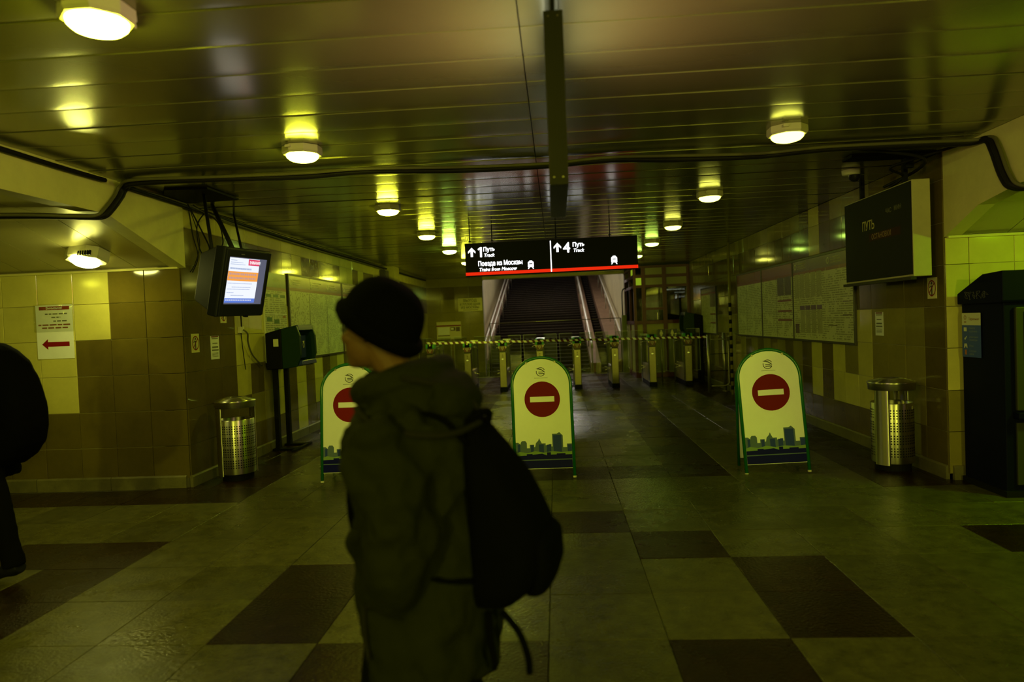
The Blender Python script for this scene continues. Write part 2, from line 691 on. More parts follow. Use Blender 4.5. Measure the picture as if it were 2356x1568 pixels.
def col_left(k, r):
    if r == 7:
        return L
    if r in (5, 6):
        if k == 8 or k in (14, 15, 17, 20, 23):
            return L
        return D
    if r in (3, 4):
        return D if k <= 2 else (L if k != 13 else O)
    if r == 2:
        return {0: D, 1: D, 2: D, 3: L, 4: D, 5: O, 6: L, 7: D, 8: L, 9: D, 10: L, 11: D, 12: O}.get(k, L if k % 2 else D)
    if r == 1:
        return {4: O, 5: O, 6: L, 8: L, 10: L}.get(k, D)
    return L if k == 8 else D


ncl = 36
cl = [0.397 * k for k in range(ncl)] + [YE - YC]
wall_left = tiled_wall('wall_left', (XL, YC, 0), 90, YE - YC, CEIL, cl, ZR, col_left, lambda i, j: i < 21)


def col_right(k, r):
    if k == 0:
        return D
    if k == 8:
        return L if r else D
    if k in (7, 9):
        return D
    if r == 0:
        return D
    if k in (1, 2, 3):
        return O if r in (1, 2, 3) else D
    if r >= 4:
        return D if r < 7 else O
    if k == 4:
        return L
    if k == 5:
        return O if r == 2 else L
    if k == 6:
        return L
    return D if (k % 2 and r < 3) else O


yr = [YR] + [7.12 + 0.383 * k for k in range(0, 37)] + [YE]
cw = [YE - y for y in yr][::-1]
nR = len(cw) - 1
wall_right = tiled_wall('wall_right', (XR, YE, 0), -90, YE - YR, CEIL, cw, ZR, lambda i, j: col_right(nR - 1 - i, j), lambda i, j: (nR - 1 - i) < 21)


def col_pl(i, r):
    # columns counted from the hall corner: 0 nearest the corner
    if r >= 4:
        return D if i < 2 else L
    if r in (2, 3):
        return D if i < 3 else L
    return D


ZP = ZR[:6] + [2.335]
cpl = [9.0 - 3.95 - 0.398 * k for k in range(0, 13)][::-1]
cpl = [0.0] + cpl
nP = len(cpl) - 1
wall_pl = tiled_wall('wall_left_passage', (-9.0, YC, 0), 0, 5.05, 2.36, cpl, ZP, lambda i, j: col_pl(nP - 1 - i, j), lambda i, j: i > nP - 8)
ZQ = ZR[:6] + [2.24]
cpr = [0.0, 0.21] + [0.21 + 0.40 * k for k in range(1, 13)] + [5.4]
wall_pr = tiled_wall('wall_right_passage', (3.6, YR, 0), 0, 5.4, 2.26, cpr, ZQ, lambda i, j: L if (j > 1 or i % 3) else O, lambda i, j: i < 6)
# end wall either side of the stairs
ce = [0.0, 0.4375, 0.875, 1.3125, 1.75]
wall_el = tiled_wall('wall_end_left', (XL, YE, 0), 0, 1.75, CEIL, ce, ZR, lambda i, j: D if j == 6 else O, lambda i, j: True)
wall_er = tiled_wall('wall_end_right', (2.1, YE, 0), 0, 1.5, CEIL, [0, 0.5, 1.0, 1.5], ZR, lambda i, j: O, lambda i, j: False)
MB().box(-2.2, 2.1, YE, YE + 0.3, 2.96, CEIL + 0.25).build('trim_1', M_PL, kind='structure')
# outer walls behind the camera and at the ends of the passages
MB().box(-9.3, -9.0, -4.2, YC + 0.25, 0, 3.2).build('wall_far_left', M_TM, kind='structure')
MB().box(9.0, 9.3, -4.2, YC, 0, 3.2).build('wall_far_right', M_TM, kind='structure')
MB().box(-9.3, 9.3, -4.4, -4.1, 0, 3.2).build('wall_back', M_TM, kind='structure')

# baseboards: rough stone plinth pieces
M_PLI = mat('plinth_stone', (0.12, 0.108, 0.04), 0.55, var=0.3, vs=4, bump=0.3, bs=25)


def plinth(name, loc, rz, length, n):
    p = MB().box(0, length, 0.0, 0.03, 0, 0.10).build(name, M_GROUT, kind='structure')
    p.location = loc
    p.rotation_euler = (0, 0, R(rz))
    w = length / n
    me = MB().prism([(-0.034, -0.014), (0.0, -0.014), (0.0, 0.128), (-0.022, 0.128), (-0.034, 0.112)], 'x', -w / 2 + 0.004, w / 2 - 0.004).mesh('stone', M_PLI, fix=True)
    for i in range(n):
        put('stone', me, p, (w * (i + 0.5), rng.uniform(-0.004, 0.002), rng.uniform(-0.006, 0.004)))
    return p


plinth('baseboard_left', (XL - 0.005, YC - 0.02, 0), 90, YE - YC, 16)
plinth('baseboard_right', (XR + 0.005, YE, 0), -90, YE - YR, 16)
plinth('baseboard_left_passage', (-9.0, YC, 0), 0, 5.02, 6)
plinth('baseboard_right_passage', (3.62, YR, 0), 0, 5.3, 6)
plinth('baseboard_end', (XL, YE, 0), 0, 1.75, 3)

# ------------------------------------------------------------------ ceilings
ceiling = MB().box(-4.05, 3.75, -4.2, YE + 0.3, CEIL + 0.03, CEIL + 0.2).build('ceiling', M_CV, kind='structure')
PW = 0.390
seam = -0.12


def bowed_panel(x0, x1):
    """one metal ceiling panel: slightly bowed between its rolled edges, lip turned up at both sides"""
    vs, fs = [], []
    prof = []
    h = PW / 2 - 0.0006
    for t in (-1, -0.999, -0.96, -0.6, -0.2, 0.2, 0.5, 0.7, 0.8, 0.87, 0.92, 0.96, 1.0):
        prof.append((h * t, 0.0030 * t ** 4 if t > 0 else (0.0031 if t == -1 else 0)))
    for (y, z) in prof:
        vs.append((x0, y, z))
        vs.append((x1, y, z))
    for i in range(len(prof) - 1):
        fs.append((2 * i, 2 * i + 1, 2 * i + 3, 2 * i + 2))
    return MB().add(vs, fs).mesh('panel', M_CP, smooth=False)


def smooth_panel(me):
    me.polygons.foreach_set('use_smooth', [i > 0 for i in range(len(me.polygons))])
    return me


meL, meR = smooth_panel(bowed_panel(-3.93, seam - 0.003)), smooth_panel(bowed_panel(seam + 0.003, 3.585))
y = -4.0
k = 0
while y < YE - 0.1:
    for me in (meL, meR):
        put('panel', me, ceiling, (0, y + PW / 2, CEIL + rng.uniform(-0.001, 0.001)), (rng.uniform(-1, 1) * 0.0018, rng.uniform(-1, 1) * 0.0008, 0))
    y += PW
# cove strip over the left wall
# fascia beams over the passage mouths (the end dips to the lower ceiling)
PLZ = [(-4.1, 2.71), (5.98, 2.71), (YC, 2.333)]
PRZ = [(-4.1, 2.535), (5.68, 2.535), (6.22, 2.455), (YR, 2.243)]
fa = MB().prism([(-4.1, CEIL + 0.03)] + PLZ + [(YC, CEIL + 0.03)], 'x', -4.04, -3.89).build('trim_2', M_PL, kind='structure')
fb = MB().prism([(-4.1, CEIL + 0.03)] + PRZ + [(YR, CEIL + 0.03)], 'x', 3.60, 3.74).build('trim_3', M_PL, kind='structure')


def passage_ceiling(name, prof, xs, z_up):
    c = MB().prism([(p[0], p[1] + 0.05) for p in prof] + [(prof[-1][0], prof[0][1] + 0.30), (prof[0][0], prof[0][1] + 0.30)], 'x', xs[0], xs[-1]).build(name, M_CV, kind='structure')
    for i in range(len(xs) - 1):
        m = MB()
        a, b = xs[i] + 0.004, xs[i + 1] - 0.004
        for q in range(len(prof) - 1):
            (y0, z0), (y1, z1) = prof[q], prof[q + 1]
            m.add([(a, y0, z0), (b, y0, z0), (b, y1, z1), (a, y1, z1)], [(0, 3, 2, 1)])
            m.add([(a, y0, z0), (a, y0, z0 + 0.02), (a, y1, z1 + 0.02), (a, y1, z1)], [(0, 1, 2, 3)])
            m.add([(b, y0, z0), (b, y0, z0 + 0.02), (b, y1, z1 + 0.02), (b, y1, z1)], [(0, 3, 2, 1)])
        m.build('panel', M_PP, c, fix=False)
    return c


passage_ceiling('ceiling_left_passage', [(p[0], p[1] + 0.02) for p in PLZ], [-9.0, -8.0, -7.2, -6.4, -5.66, -5.25, -4.80, -4.42, -4.04][::1], 3)
passage_ceiling('ceiling_right_passage', [(p[0], p[1] + 0.02) for p in PRZ], [3.74, 4.16, 4.58, 5.0, 5.6, 6.4, 7.2, 8.1, 9.0], 3)
# thin moulding where the passage ceilings meet the tiles
MB().box(-9.0, -3.96, YC - 0.035, YC - 0.0, 2.325, 2.345).build('trim_4', M_PL, kind='structure')
MB().box(3.62, 9.0, YR - 0.035, YR - 0.0, 2.232, 2.252).build('trim_5', M_PL, kind='structure')
# pilaster on the left wall
MB().box(XL, XL + 0.24, 16.25, 16.75, 0, CEIL).build('trim_6', M_TL, kind='structure')

# ------------------------------------------------------------------ stairwell
M_SW = mat('stair_wall', (0.62, 0.56, 0.33), 0.5, var=0.14, vs=1.5)
M_PAR = mat('stair_parapet', (0.30, 0.19, 0.13), 0.45, var=0.25, vs=3)
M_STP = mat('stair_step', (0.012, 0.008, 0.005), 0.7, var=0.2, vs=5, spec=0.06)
M_NOS = mat('stair_nosing', (0.10, 0.08, 0.06), 0.5, spec=0.2)
SL, Y0, T, RI = 0.2483, 21.75, 0.41, 0.1018
NS = 48
yt = Y0 + T * NS
zt = RI * NS


def sp(y, dz=0.0):
    return SL * (y - Y0) + dz


MB().box(-2.85, -2.60, YE + 0.25, yt + 4, -0.1, zt + 4.2).build('wall_stair_left', M_SW, kind='structure')
MB().box(2.20, 2.45, YE + 0.25, yt + 4, -0.1, zt + 4.2).build('wall_stair_right', M_SW, kind='structure')
MB().box(-2.85, 2.45, yt + 3.7, yt + 4, zt - 1, zt + 4.2).build('wall_stair_top', M_SW, kind='structure')
MB().prism([(YE + 0.3, 3.0), (yt, 3.1 + SL * (yt - YE)), (yt + 4, zt + 3.4), (yt + 4, zt + 3.6), (YE + 0.3, 3.2)], 'x', -2.85, 2.45).build('ceiling_stair', M_SW, kind='structure')
MB().box(-2.60, 2.20, yt, yt + 3.7, zt - 0.3, zt).build('floor_stair_top', M_STP, kind='structure')
st = thing('staircase', 'dark wide staircase rising behind the turnstiles between pinkish stone parapets', 'stairs', (0, 0, 0))
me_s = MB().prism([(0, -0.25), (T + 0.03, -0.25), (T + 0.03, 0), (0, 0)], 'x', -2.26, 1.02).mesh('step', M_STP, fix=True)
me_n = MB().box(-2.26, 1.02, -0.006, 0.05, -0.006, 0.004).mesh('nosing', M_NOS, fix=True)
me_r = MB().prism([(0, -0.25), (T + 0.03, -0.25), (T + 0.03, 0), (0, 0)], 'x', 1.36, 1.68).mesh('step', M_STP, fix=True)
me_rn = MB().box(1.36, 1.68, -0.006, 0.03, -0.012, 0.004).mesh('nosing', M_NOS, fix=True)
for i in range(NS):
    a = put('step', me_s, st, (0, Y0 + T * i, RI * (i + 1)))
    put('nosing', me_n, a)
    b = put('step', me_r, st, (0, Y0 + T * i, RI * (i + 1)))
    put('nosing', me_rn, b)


def parapet(x0, x1, h, y1=None):
    """stepped stone side slab: blocks with their own joints"""
    y = Y0 + 0.03
    while y < yt:
        e = y + 2.4
        MB().prism([(y, sp(y) - 0.3), (e - 0.012, sp(e) - 0.3), (e - 0.012, sp(e) + h), (y, sp(y) + h)], 'x', x0, x1).build('parapet_block', M_PAR, st, bevel=0.012)
        y = e


parapet(-2.58, -2.28, 0.22)
parapet(1.04, 1.34, 0.26)
parapet(1.70, 2.18, 0.34)


def rail(name, x, h, y0, y1, r, m, label, group='stair handrails'):
    t = thing(name, label, 'handrail', (x, y0, 0), 0, group)
    L_ = [(0, 0, sp(y0, h) - 0.12), (0, 0.0, sp(y0, h))]
    kink = 5.6
    L_ += [(0, y - y0, sp(y, h)) for y in (y0 + 0.1, y0 + kink, y0 + kink + 0.5, y0 + 11.0, y1)]
    MB().tube(L_, r, 8).build('rail_bar', m, t, smooth=True)
    y = y0 + 0.15
    while y < y1:
        MB().tube([(0, y - y0, sp(y) + 0.1), (0, y - y0, sp(y, h))], 0.018, 6).build('post', M_STD, t, smooth=True)
        y += 2.1
    return t


M_RAIL = mat('polished_rail', (0.92, 0.90, 0.84), 0.38, metal=0.35)
rail('handrail', -2.235, 1.00, Y0 + 0.2, yt, 0.028, M_RAIL, 'outer of the two bright steel rails on the left of the stairs')
rail('handrail', -2.12, 0.94, Y0 + 0.2, yt, 0.030, M_RAIL, 'inner of the two bright steel rails on the left of the stairs')
rail('handrail', 1.06, 0.98, Y0 - 0.45, yt, 0.034, M_RAIL, 'bright steel rail down the middle of the stairs beside the narrow ramp')
rail('handrail', 2.02, 1.05, Y0 + 0.3, yt, 0.026, M_RAIL, 'steel rail along the right wall of the stairs')
# tubular grab frame and green post at the right foot of the stairs
t = thing('grab_frame', 'tall green post with a looped tube rail at the right foot of the stairs', 'post', (2.02, 21.0, 0))
MB().box(-0.07, 0.07, -0.05, 0.05, 0, 1.70).build('post', mat('green_grey_paint', (0.16, 0.19, 0.06), 0.5), t, bevel=0.006)
MB().tube(bez([(-0.04, 0, 1.70), (-0.04, 0, 2.3), (0.0, 0.0, 2.46), (0.08, 0, 2.46), (0.11, 0, 2.36), (0.10, 0, 1.75), (0.02, 0, 1.66)]), 0.018, 8).build('loop_rail', M_CAB, t, smooth=True)
t = thing('barrier_bar', 'thin steel bar across the foot of the stairs', 'bar', (-2.0, 21.35, 1.60))
MB().tube([(0, 0, 0), (3.95, 0, 0.02)], 0.012, 6).build('bar', M_STL, t, smooth=True)
for x in (0.0, 3.95):
    MB().tube([(x, 0, -1.6), (x, 0, 0.02)], 0.02, 6).build('upright', M_STD, t, smooth=True)
# ------------------------------------------------------------------ lamps
M_LH = mat('lamp_housing', (0.55, 0.52, 0.30), 0.4)


def octo(r, n=8, sx=1.0, rot=22.5):
    return [(sx * r * math.cos(R(rot + 360 * i / n)), r * math.sin(R(rot + 360 * i / n))) for i in range(n)]


def round_lamp_parts(root, key, colour, k):
    h = MB()
    rings = []
    for (r, z) in ((0.150, 0.0), (0.152, -0.045), (0.140, -0.062), (0.118, -0.062)):
        rings.append([(p[0], p[1], z) for p in octo(r)])
    h.loft(rings)
    h.build('housing', M_LH, root)
    # small screw ears at the corners of the housing
    e = MB()
    for a in (67.5, 247.5):
        e.box(0.15 * math.cos(R(a)) - 0.02, 0.15 * math.cos(R(a)) + 0.02, 0.15 * math.sin(R(a)) - 0.02, 0.15 * math.sin(R(a)) + 0.02, -0.03, -0.012)
    e.build('mounting_lug', M_LH, root)
    MB().lathe([(0.122, -0.060), (0.118, -0.078), (0.098, -0.096), (0.060, -0.108), (0.0001, -0.112)][::1], 28, cap=False).build('diffuser', emit('lamp_glow_' + key, colour, k), root, smooth=True)


rows = [(-1.90, [-2.1, 0.35, 2.926, 5.362, 8.142, 10.616, 12.908, 15.5, 18.3], 'left'), (1.83, [-1.9, 0.6, 3.06, 5.582, 8.314, 10.88, 13.228, 15.7, 18.3], 'right')]
ordl = ['behind the camera end of the hall', 'above the camera', 'nearest the camera', 'second in view from the camera', 'third in view from the camera', 'fourth in view from the camera', 'fifth in view from the camera', 'over the turnstiles', 'farthest, hidden behind the track sign']
for x, ys, side in rows:
    for i, y in enumerate(ys):
        green = (side == 'left' and i == 6) or (side == 'right' and i in (6, 7))
        kk = (K_LEFT if side == 'left' else K_RIGHT) * (1.0 if i < 6 else 1.8) if i > 1 else (K_REAR if i == 0 else 34.0)
        t = thing('ceiling_lamp', 'round glowing %s lamp in octagonal housing, %s row, %s' % ('greenish' if green else 'yellow', side, ordl[i]), 'lamp', (x, y, CEIL), 0, 'ceiling lamps of the hall')
        round_lamp_parts(t, ('g' if green else 'y') + side + ('rear%d' % i if i < 2 else str(i >= 6)), LAMP_G if green else (LAMP_Y if side == 'left' or i < 2 else (1.0, 1.0, 0.13)), kk)
# bulkhead lamp on the sloping ceiling of the left passage
t = thing('bulkhead_lamp', 'hexagonal white bulkhead lamp on the sloping ceiling of the left passage', 'lamp', (-4.62, 6.74, 2.475), 0)
t.rotation_euler = (R(-17), 0, R(-8))
hex_ = [(-0.19, -0.06), (-0.10, -0.12), (0.10, -0.12), (0.19, -0.06), (0.19, 0.09), (0.13, 0.14), (-0.13, 0.14), (-0.19, 0.09)]
m = MB()
m.loft([[(p[0] * s_, p[1] * s_, z) for p in hex_] for s_, z in ((1.0, 0.03), (1.02, -0.06), (0.93, -0.085), (0.80, -0.085))])
m.build('housing', M_WHT, t)
g = MB()
for i in range(6):
    g.box(0.02 + 0.026 * i, 0.032 + 0.026 * i, -0.128, -0.112, -0.075, -0.03)
g.build('vent_slots', M_BLK, t)
MB().lathe([(0.135, -0.083), (0.128, -0.105), (0.09, -0.130), (0.0001, -0.142)], 28, cap=False).build('diffuser', emit('lamp_glow_passage_left', (1.0, 0.98, 0.22), K_PASS_L), t, smooth=True)
for x, y in ((-4.9, 1.5), (-8.5, 2.0)):
    t = thing('ceiling_lamp', 'round glowing lamp on the passage ceiling to the left, ' + ('near the hall' if x > -5 else 'deep in the passage'), 'lamp', (x, y, 2.73), 0)
    round_lamp_parts(t, 'pl', LAMP_Y, K_PASS_L * 0.8)
for x, y, nm in ((5.0, 5.05, 'near the blue kiosk'), (7.4, 2.5, 'deep in the passage')):
    t = thing('ceiling_lamp', 'round green-glowing lamp on the passage ceiling to the right, ' + nm, 'lamp', (x, y, 2.555), 0)
    round_lamp_parts(t, 'pr' + str(x < 6), (0.45, 1.0, 0.0), K_PASS_R if x < 6 else 40.0)
# two lamps added on the unseen rear wall to brighten the no entry boards
for x, nm in ((-2.0, 'left of the middle'), (3.0, 'towards the right corner')):
    t = thing('added_fill_lamp', 'round bright yellow fill lamp added on the unseen wall behind the camera, ' + nm, 'lamp', (x, -4.1, 2.45), 0)
    t.rotation_euler = (R(90), 0, 0)
    round_lamp_parts(t, 'wall', (0.98, 1.0, 0.10), 850.0)
# white tubes over the stairs, hidden behind the beam
for i, y in enumerate((24.0, 28.5, 33.0, 37.5)):
    t = thing('stair_lamp', ('lowest white strip lamp over the stairs, just behind the beam', 'white strip lamp second from the foot of the stairs', 'white strip lamp third from the foot of the stairs', 'topmost white strip lamp at the head of the stairs')[i], 'lamp', (-0.2, y, 2.92 + 0.1 * (y - YE) / 20 + SL * (y - YE)), 0, 'strip lamps over the stairs')
    MB().box(-0.65, 0.65, -0.06, 0.06, -0.02, 0.05).build('housing', M_WHT, t)
    MB().tube([(-0.6, 0, -0.045), (0.6, 0, -0.045)], 0.025, 8).build('tube', emit('stair_glow', (1.0, 0.91, 0.80), K_STAIR * 4), t, smooth=True)

# ------------------------------------------------------------------ overhead direction sign
M_SGN = mat('sign_black', (0.006, 0.006, 0.007), 0.6, spec=0.08)
M_SW_ = emit('sign_white_light', (0.95, 0.97, 1.0), 2.6)
M_SR_ = emit('sign_red_light', (1.0, 0.03, 0.005), 0.85)
sx0, sx1 = -1.252, 1.183
t = thing('direction_sign', 'long black illuminated track sign with white lettering and red bottom strip', 'sign', (0, 10.0, 2.296), 0)
t.rotation_euler = (0, R(-0.15), R(0))
SH = 0.470
MB().box(sx0, sx1, 0.0, 0.10, 0.0, SH).build('case', M_SGN, t, bevel=0.004)
MB().rect(sx0, sx1 - 0.0, 0.012, 0.056, -0.003).build('red_strip', M_SR_, t, label='glowing red strip')
MB().rect(-0.040, -0.026, 0.016, SH - 0.02, -0.004).build('divider', M_SW_, t)


def px(x):   # sign pixel column in the zoomed crop (165..2285) -> metres
    return sx0 + (x - 165) / (2285 - 165) * (sx1 - sx0)


def pz(x, y):  # crop row relative to the sloping top edge
    top = 152 - (x - 155) * 72 / 2130
    return SH - (y - top) / 398 * SH


def up_arrow(mb, cx, cz, w, h):
    s_ = w * 0.30
    mb.flat([(cx - s_ / 2, cz - h / 2), (cx + s_ / 2, cz - h / 2), (cx + s_ / 2, cz + h * 0.18), (cx - s_ / 2, cz + h * 0.18)], -0.004)
    mb.flat([(cx, cz + h / 2), (cx - w / 2, cz + h * 0.10), (cx - w / 2, cz - h * 0.10), (cx, cz + h * 0.25), (cx + w / 2, cz - h * 0.10), (cx + w / 2, cz + h * 0.10)][0:1] + [(cx - w / 2, cz + h * 0.08), (cx - w / 2, cz - h * 0.13), (cx, cz + h * 0.24)], -0.0045)
    mb.flat([(cx, cz + h / 2), (cx, cz + h * 0.24), (cx + w / 2, cz - h * 0.13), (cx + w / 2, cz + h * 0.08)], -0.0045)
    return mb


for _a in ((250, 258), (1310, 213)):
    up_arrow(MB(), px(_a[0]), pz(*_a), 0.105, 0.130).build('arrow', M_SW_, t, fix=False)
_x1, _z1 = px(352), pz(350, 318)
MB().flat([(_x1, _z1), (_x1 + 0.028, _z1), (_x1 + 0.028, _z1 + 0.142), (_x1 + 0.004, _z1 + 0.142), (_x1 - 0.032, _z1 + 0.116), (_x1 - 0.022, _z1 + 0.098), (_x1, _z1 + 0.112)], -0.004).build('lettering', M_SW_, t, fix=False)
MB().text('Путь', px(390), pz(460, 247), 0.083, -0.004, bold=0.003, sx=0.90).build('lettering', M_SW_, t, fix=False)
MB().text('Track', px(396), pz(460, 312), 0.068, -0.004, shear=0.25, bold=0.002, sx=0.95).build('lettering', M_SW_, t, fix=False)
MB().text('Поезда из Москвы', px(322), pz(620, 414), 0.094, -0.004, bold=0.003, sx=0.745).build('lettering', M_SW_, t, fix=False)
MB().text('Trains from Moscow', px(330), pz(555, 480), 0.068, -0.004, shear=0.25, bold=0.002, sx=0.93).build('lettering', M_SW_, t, fix=False)
MB().text('4', px(1380), pz(1425, 272), 0.200, -0.004, bold=0.006).build('lettering', M_SW_, t, fix=False)
MB().text('Путь', px(1494), pz(1570, 204), 0.083, -0.004, bold=0.003, sx=0.90).build('lettering', M_SW_, t, fix=False)
MB().text('Track', px(1500), pz(1560, 268), 0.068, -0.004, shear=0.25, bold=0.002, sx=0.95).build('lettering', M_SW_, t, fix=False)


def train_icon(cx, cz, w):
    m = MB()
    h = w * 1.2
    m.flat([(cx - w * .5, cz - h * .36), (cx + w * .5, cz - h * .36), (cx + w * .5, cz + h * .30), (cx + w * .36, cz + h * .42), (cx - w * .36, cz + h * .42), (cx - w * .5, cz + h * .30)], -0.004)
    m.flat([(cx - w * .30, cz + h * .47), (cx + w * .30, cz + h * .47), (cx + w * .2, cz + h * .56), (cx - w * .2, cz + h * .56)], -0.004)
    m.flat([(cx - w * .34, cz - h * .36), (cx - w * .18, cz - h * .36), (cx - w * .36, cz - h * .62), (cx - w * .54, cz - h * .62)], -0.004)
    m.flat([(cx + w * .18, cz - h * .36), (cx + w * .34, cz - h * .36), (cx + w * .54, cz - h * .62), (cx + w * .36, cz - h * .62)], -0.004)
    a = m.build('train_symbol', M_SW_, t, fix=False)
    d = MB().rect(cx - w * .28, cx + w * .28, cz + h * .02, cz + h * .17, -0.0055)
    d.disc(cx - w * .26, cz - h * .20, w * .06, -0.0055, 10)
    d.disc(cx + w * .26, cz - h * .20, w * .06, -0.0055, 10)
    d.build('windscreen', M_SGN, a, fix=False)


train_icon(px(975), pz(975, 412), 0.083)
train_icon(px(1997), pz(1997, 368), 0.083)
for x in (px(225), px(503), px(1295), px(1957)):
    hk = MB()
    hk.tube([(x, 0.05, SH - 0.01), (x, 0.05, 3.03 - 2.296 + 0.01)], 0.008, 6)
    hk.tube([(x - 0.02, 0.05, SH + 0.02), (x, 0.05, SH + 0.05), (x + 0.02, 0.05, SH + 0.02)], 0.006, 5)
    hk.build('hanger', M_BLK, t, smooth=True)

# second lit sign close to the camera, seen edge-on
M_FRM = mat('dark_aluminium', (0.020, 0.018, 0.010), 0.5, metal=0.3, spec=0.15)
t = thing('hanging_sign', 'dark double-sided light box sign hanging edge-on above the hall', 'sign', (0.036, 2.95, 2.183), 0)
cs = MB().box(-0.026, 0.026, 0.02, 0.90, 0.01, 0.705)
cs.box(-0.040, 0.040, 0.0, 0.03, 0.0, 0.715)
cs.box(-0.040, 0.040, 0.89, 0.92, 0.0, 0.715)
cs.box(-0.040, 0.040, 0.03, 0.89, 0.0, 0.025)
cs.build('case', M_FRM, t)
rb = MB()
for x in (-0.025, -0.012, 0.002, 0.016, 0.028):
    rb.box(x - 0.003, x + 0.003, -0.004, 0.001, -0.004, 0.715)
    rb.box(x - 0.003, x + 0.003, -0.004, 0.92, -0.004, 0.001)
rb.build('extrusion_ribs', M_FRM, t)
sc = MB()
for x in (-0.020, 0.018):
    for z in (0.03, 0.69):
        sc.lathe([(0.0001, -0.004), (0.005, -0.002), (0.005, 0.003)], 8, (x, -0.004, z))
sc.build('screw', M_STL, t)
bands = [(0.03, 0.14, (0.85, 0.88, 0.9), 0.9), (0.15, 0.44, (1.0, 0.26, 0.02), 1.3), (0.45, 0.55, (1.0, 0.92, 0.75), 1.2), (0.56, 0.70, (0.9, 0.9, 0.85), 1.2)]
for i, (z0, z1, c, s_) in enumerate(bands):
    for sd in (-1, 1):
        MB().add([(0.028 * sd, 0.03, z0), (0.028 * sd, 0.89, z0), (0.028 * sd, 0.89, z1), (0.028 * sd, 0.03, z1)], [(0, 1, 2, 3)]).build('lit_face', emit('sign_band_%d' % i, c, s_ * 9), t, fix=False)
for y in (0.12, 0.80):
    MB().tube([(0, y, 0.70), (0, y, 0.86)], 0.008, 6).build('hanger', M_BLK, t)

# ------------------------------------------------------------------ stop boards
M_BRD = mat('board_face', (0.88, 0.90, 0.85), 0.32, var=0.03, vs=4)
M_SKY1 = mat('print_grey_green', (0.11, 0.16, 0.22), 0.5, spec=0.1)
M_SKY2 = mat('print_slate', (0.028, 0.055, 0.30), 0.5, spec=0.1)
M_SKY3 = mat('print_pale_green', (0.22, 0.34, 0.12), 0.5, spec=0.1)
M_NVY = mat('print_navy', (0.004, 0.005, 0.12), 0.5, spec=0.08)


def arch(hw, h, r=None, n=18):
    """arch outline from left foot over the top to right foot (x, z)"""
    pts = [(-hw, 0.0)]
    zc = h - hw * 0.92
    for i in range(n + 1):
        a = math.pi - math.pi * i / n
        pts.append((hw * math.cos(a), zc + hw * 0.92 * math.sin(a)))
    pts.append((hw, 0.0))
    return pts


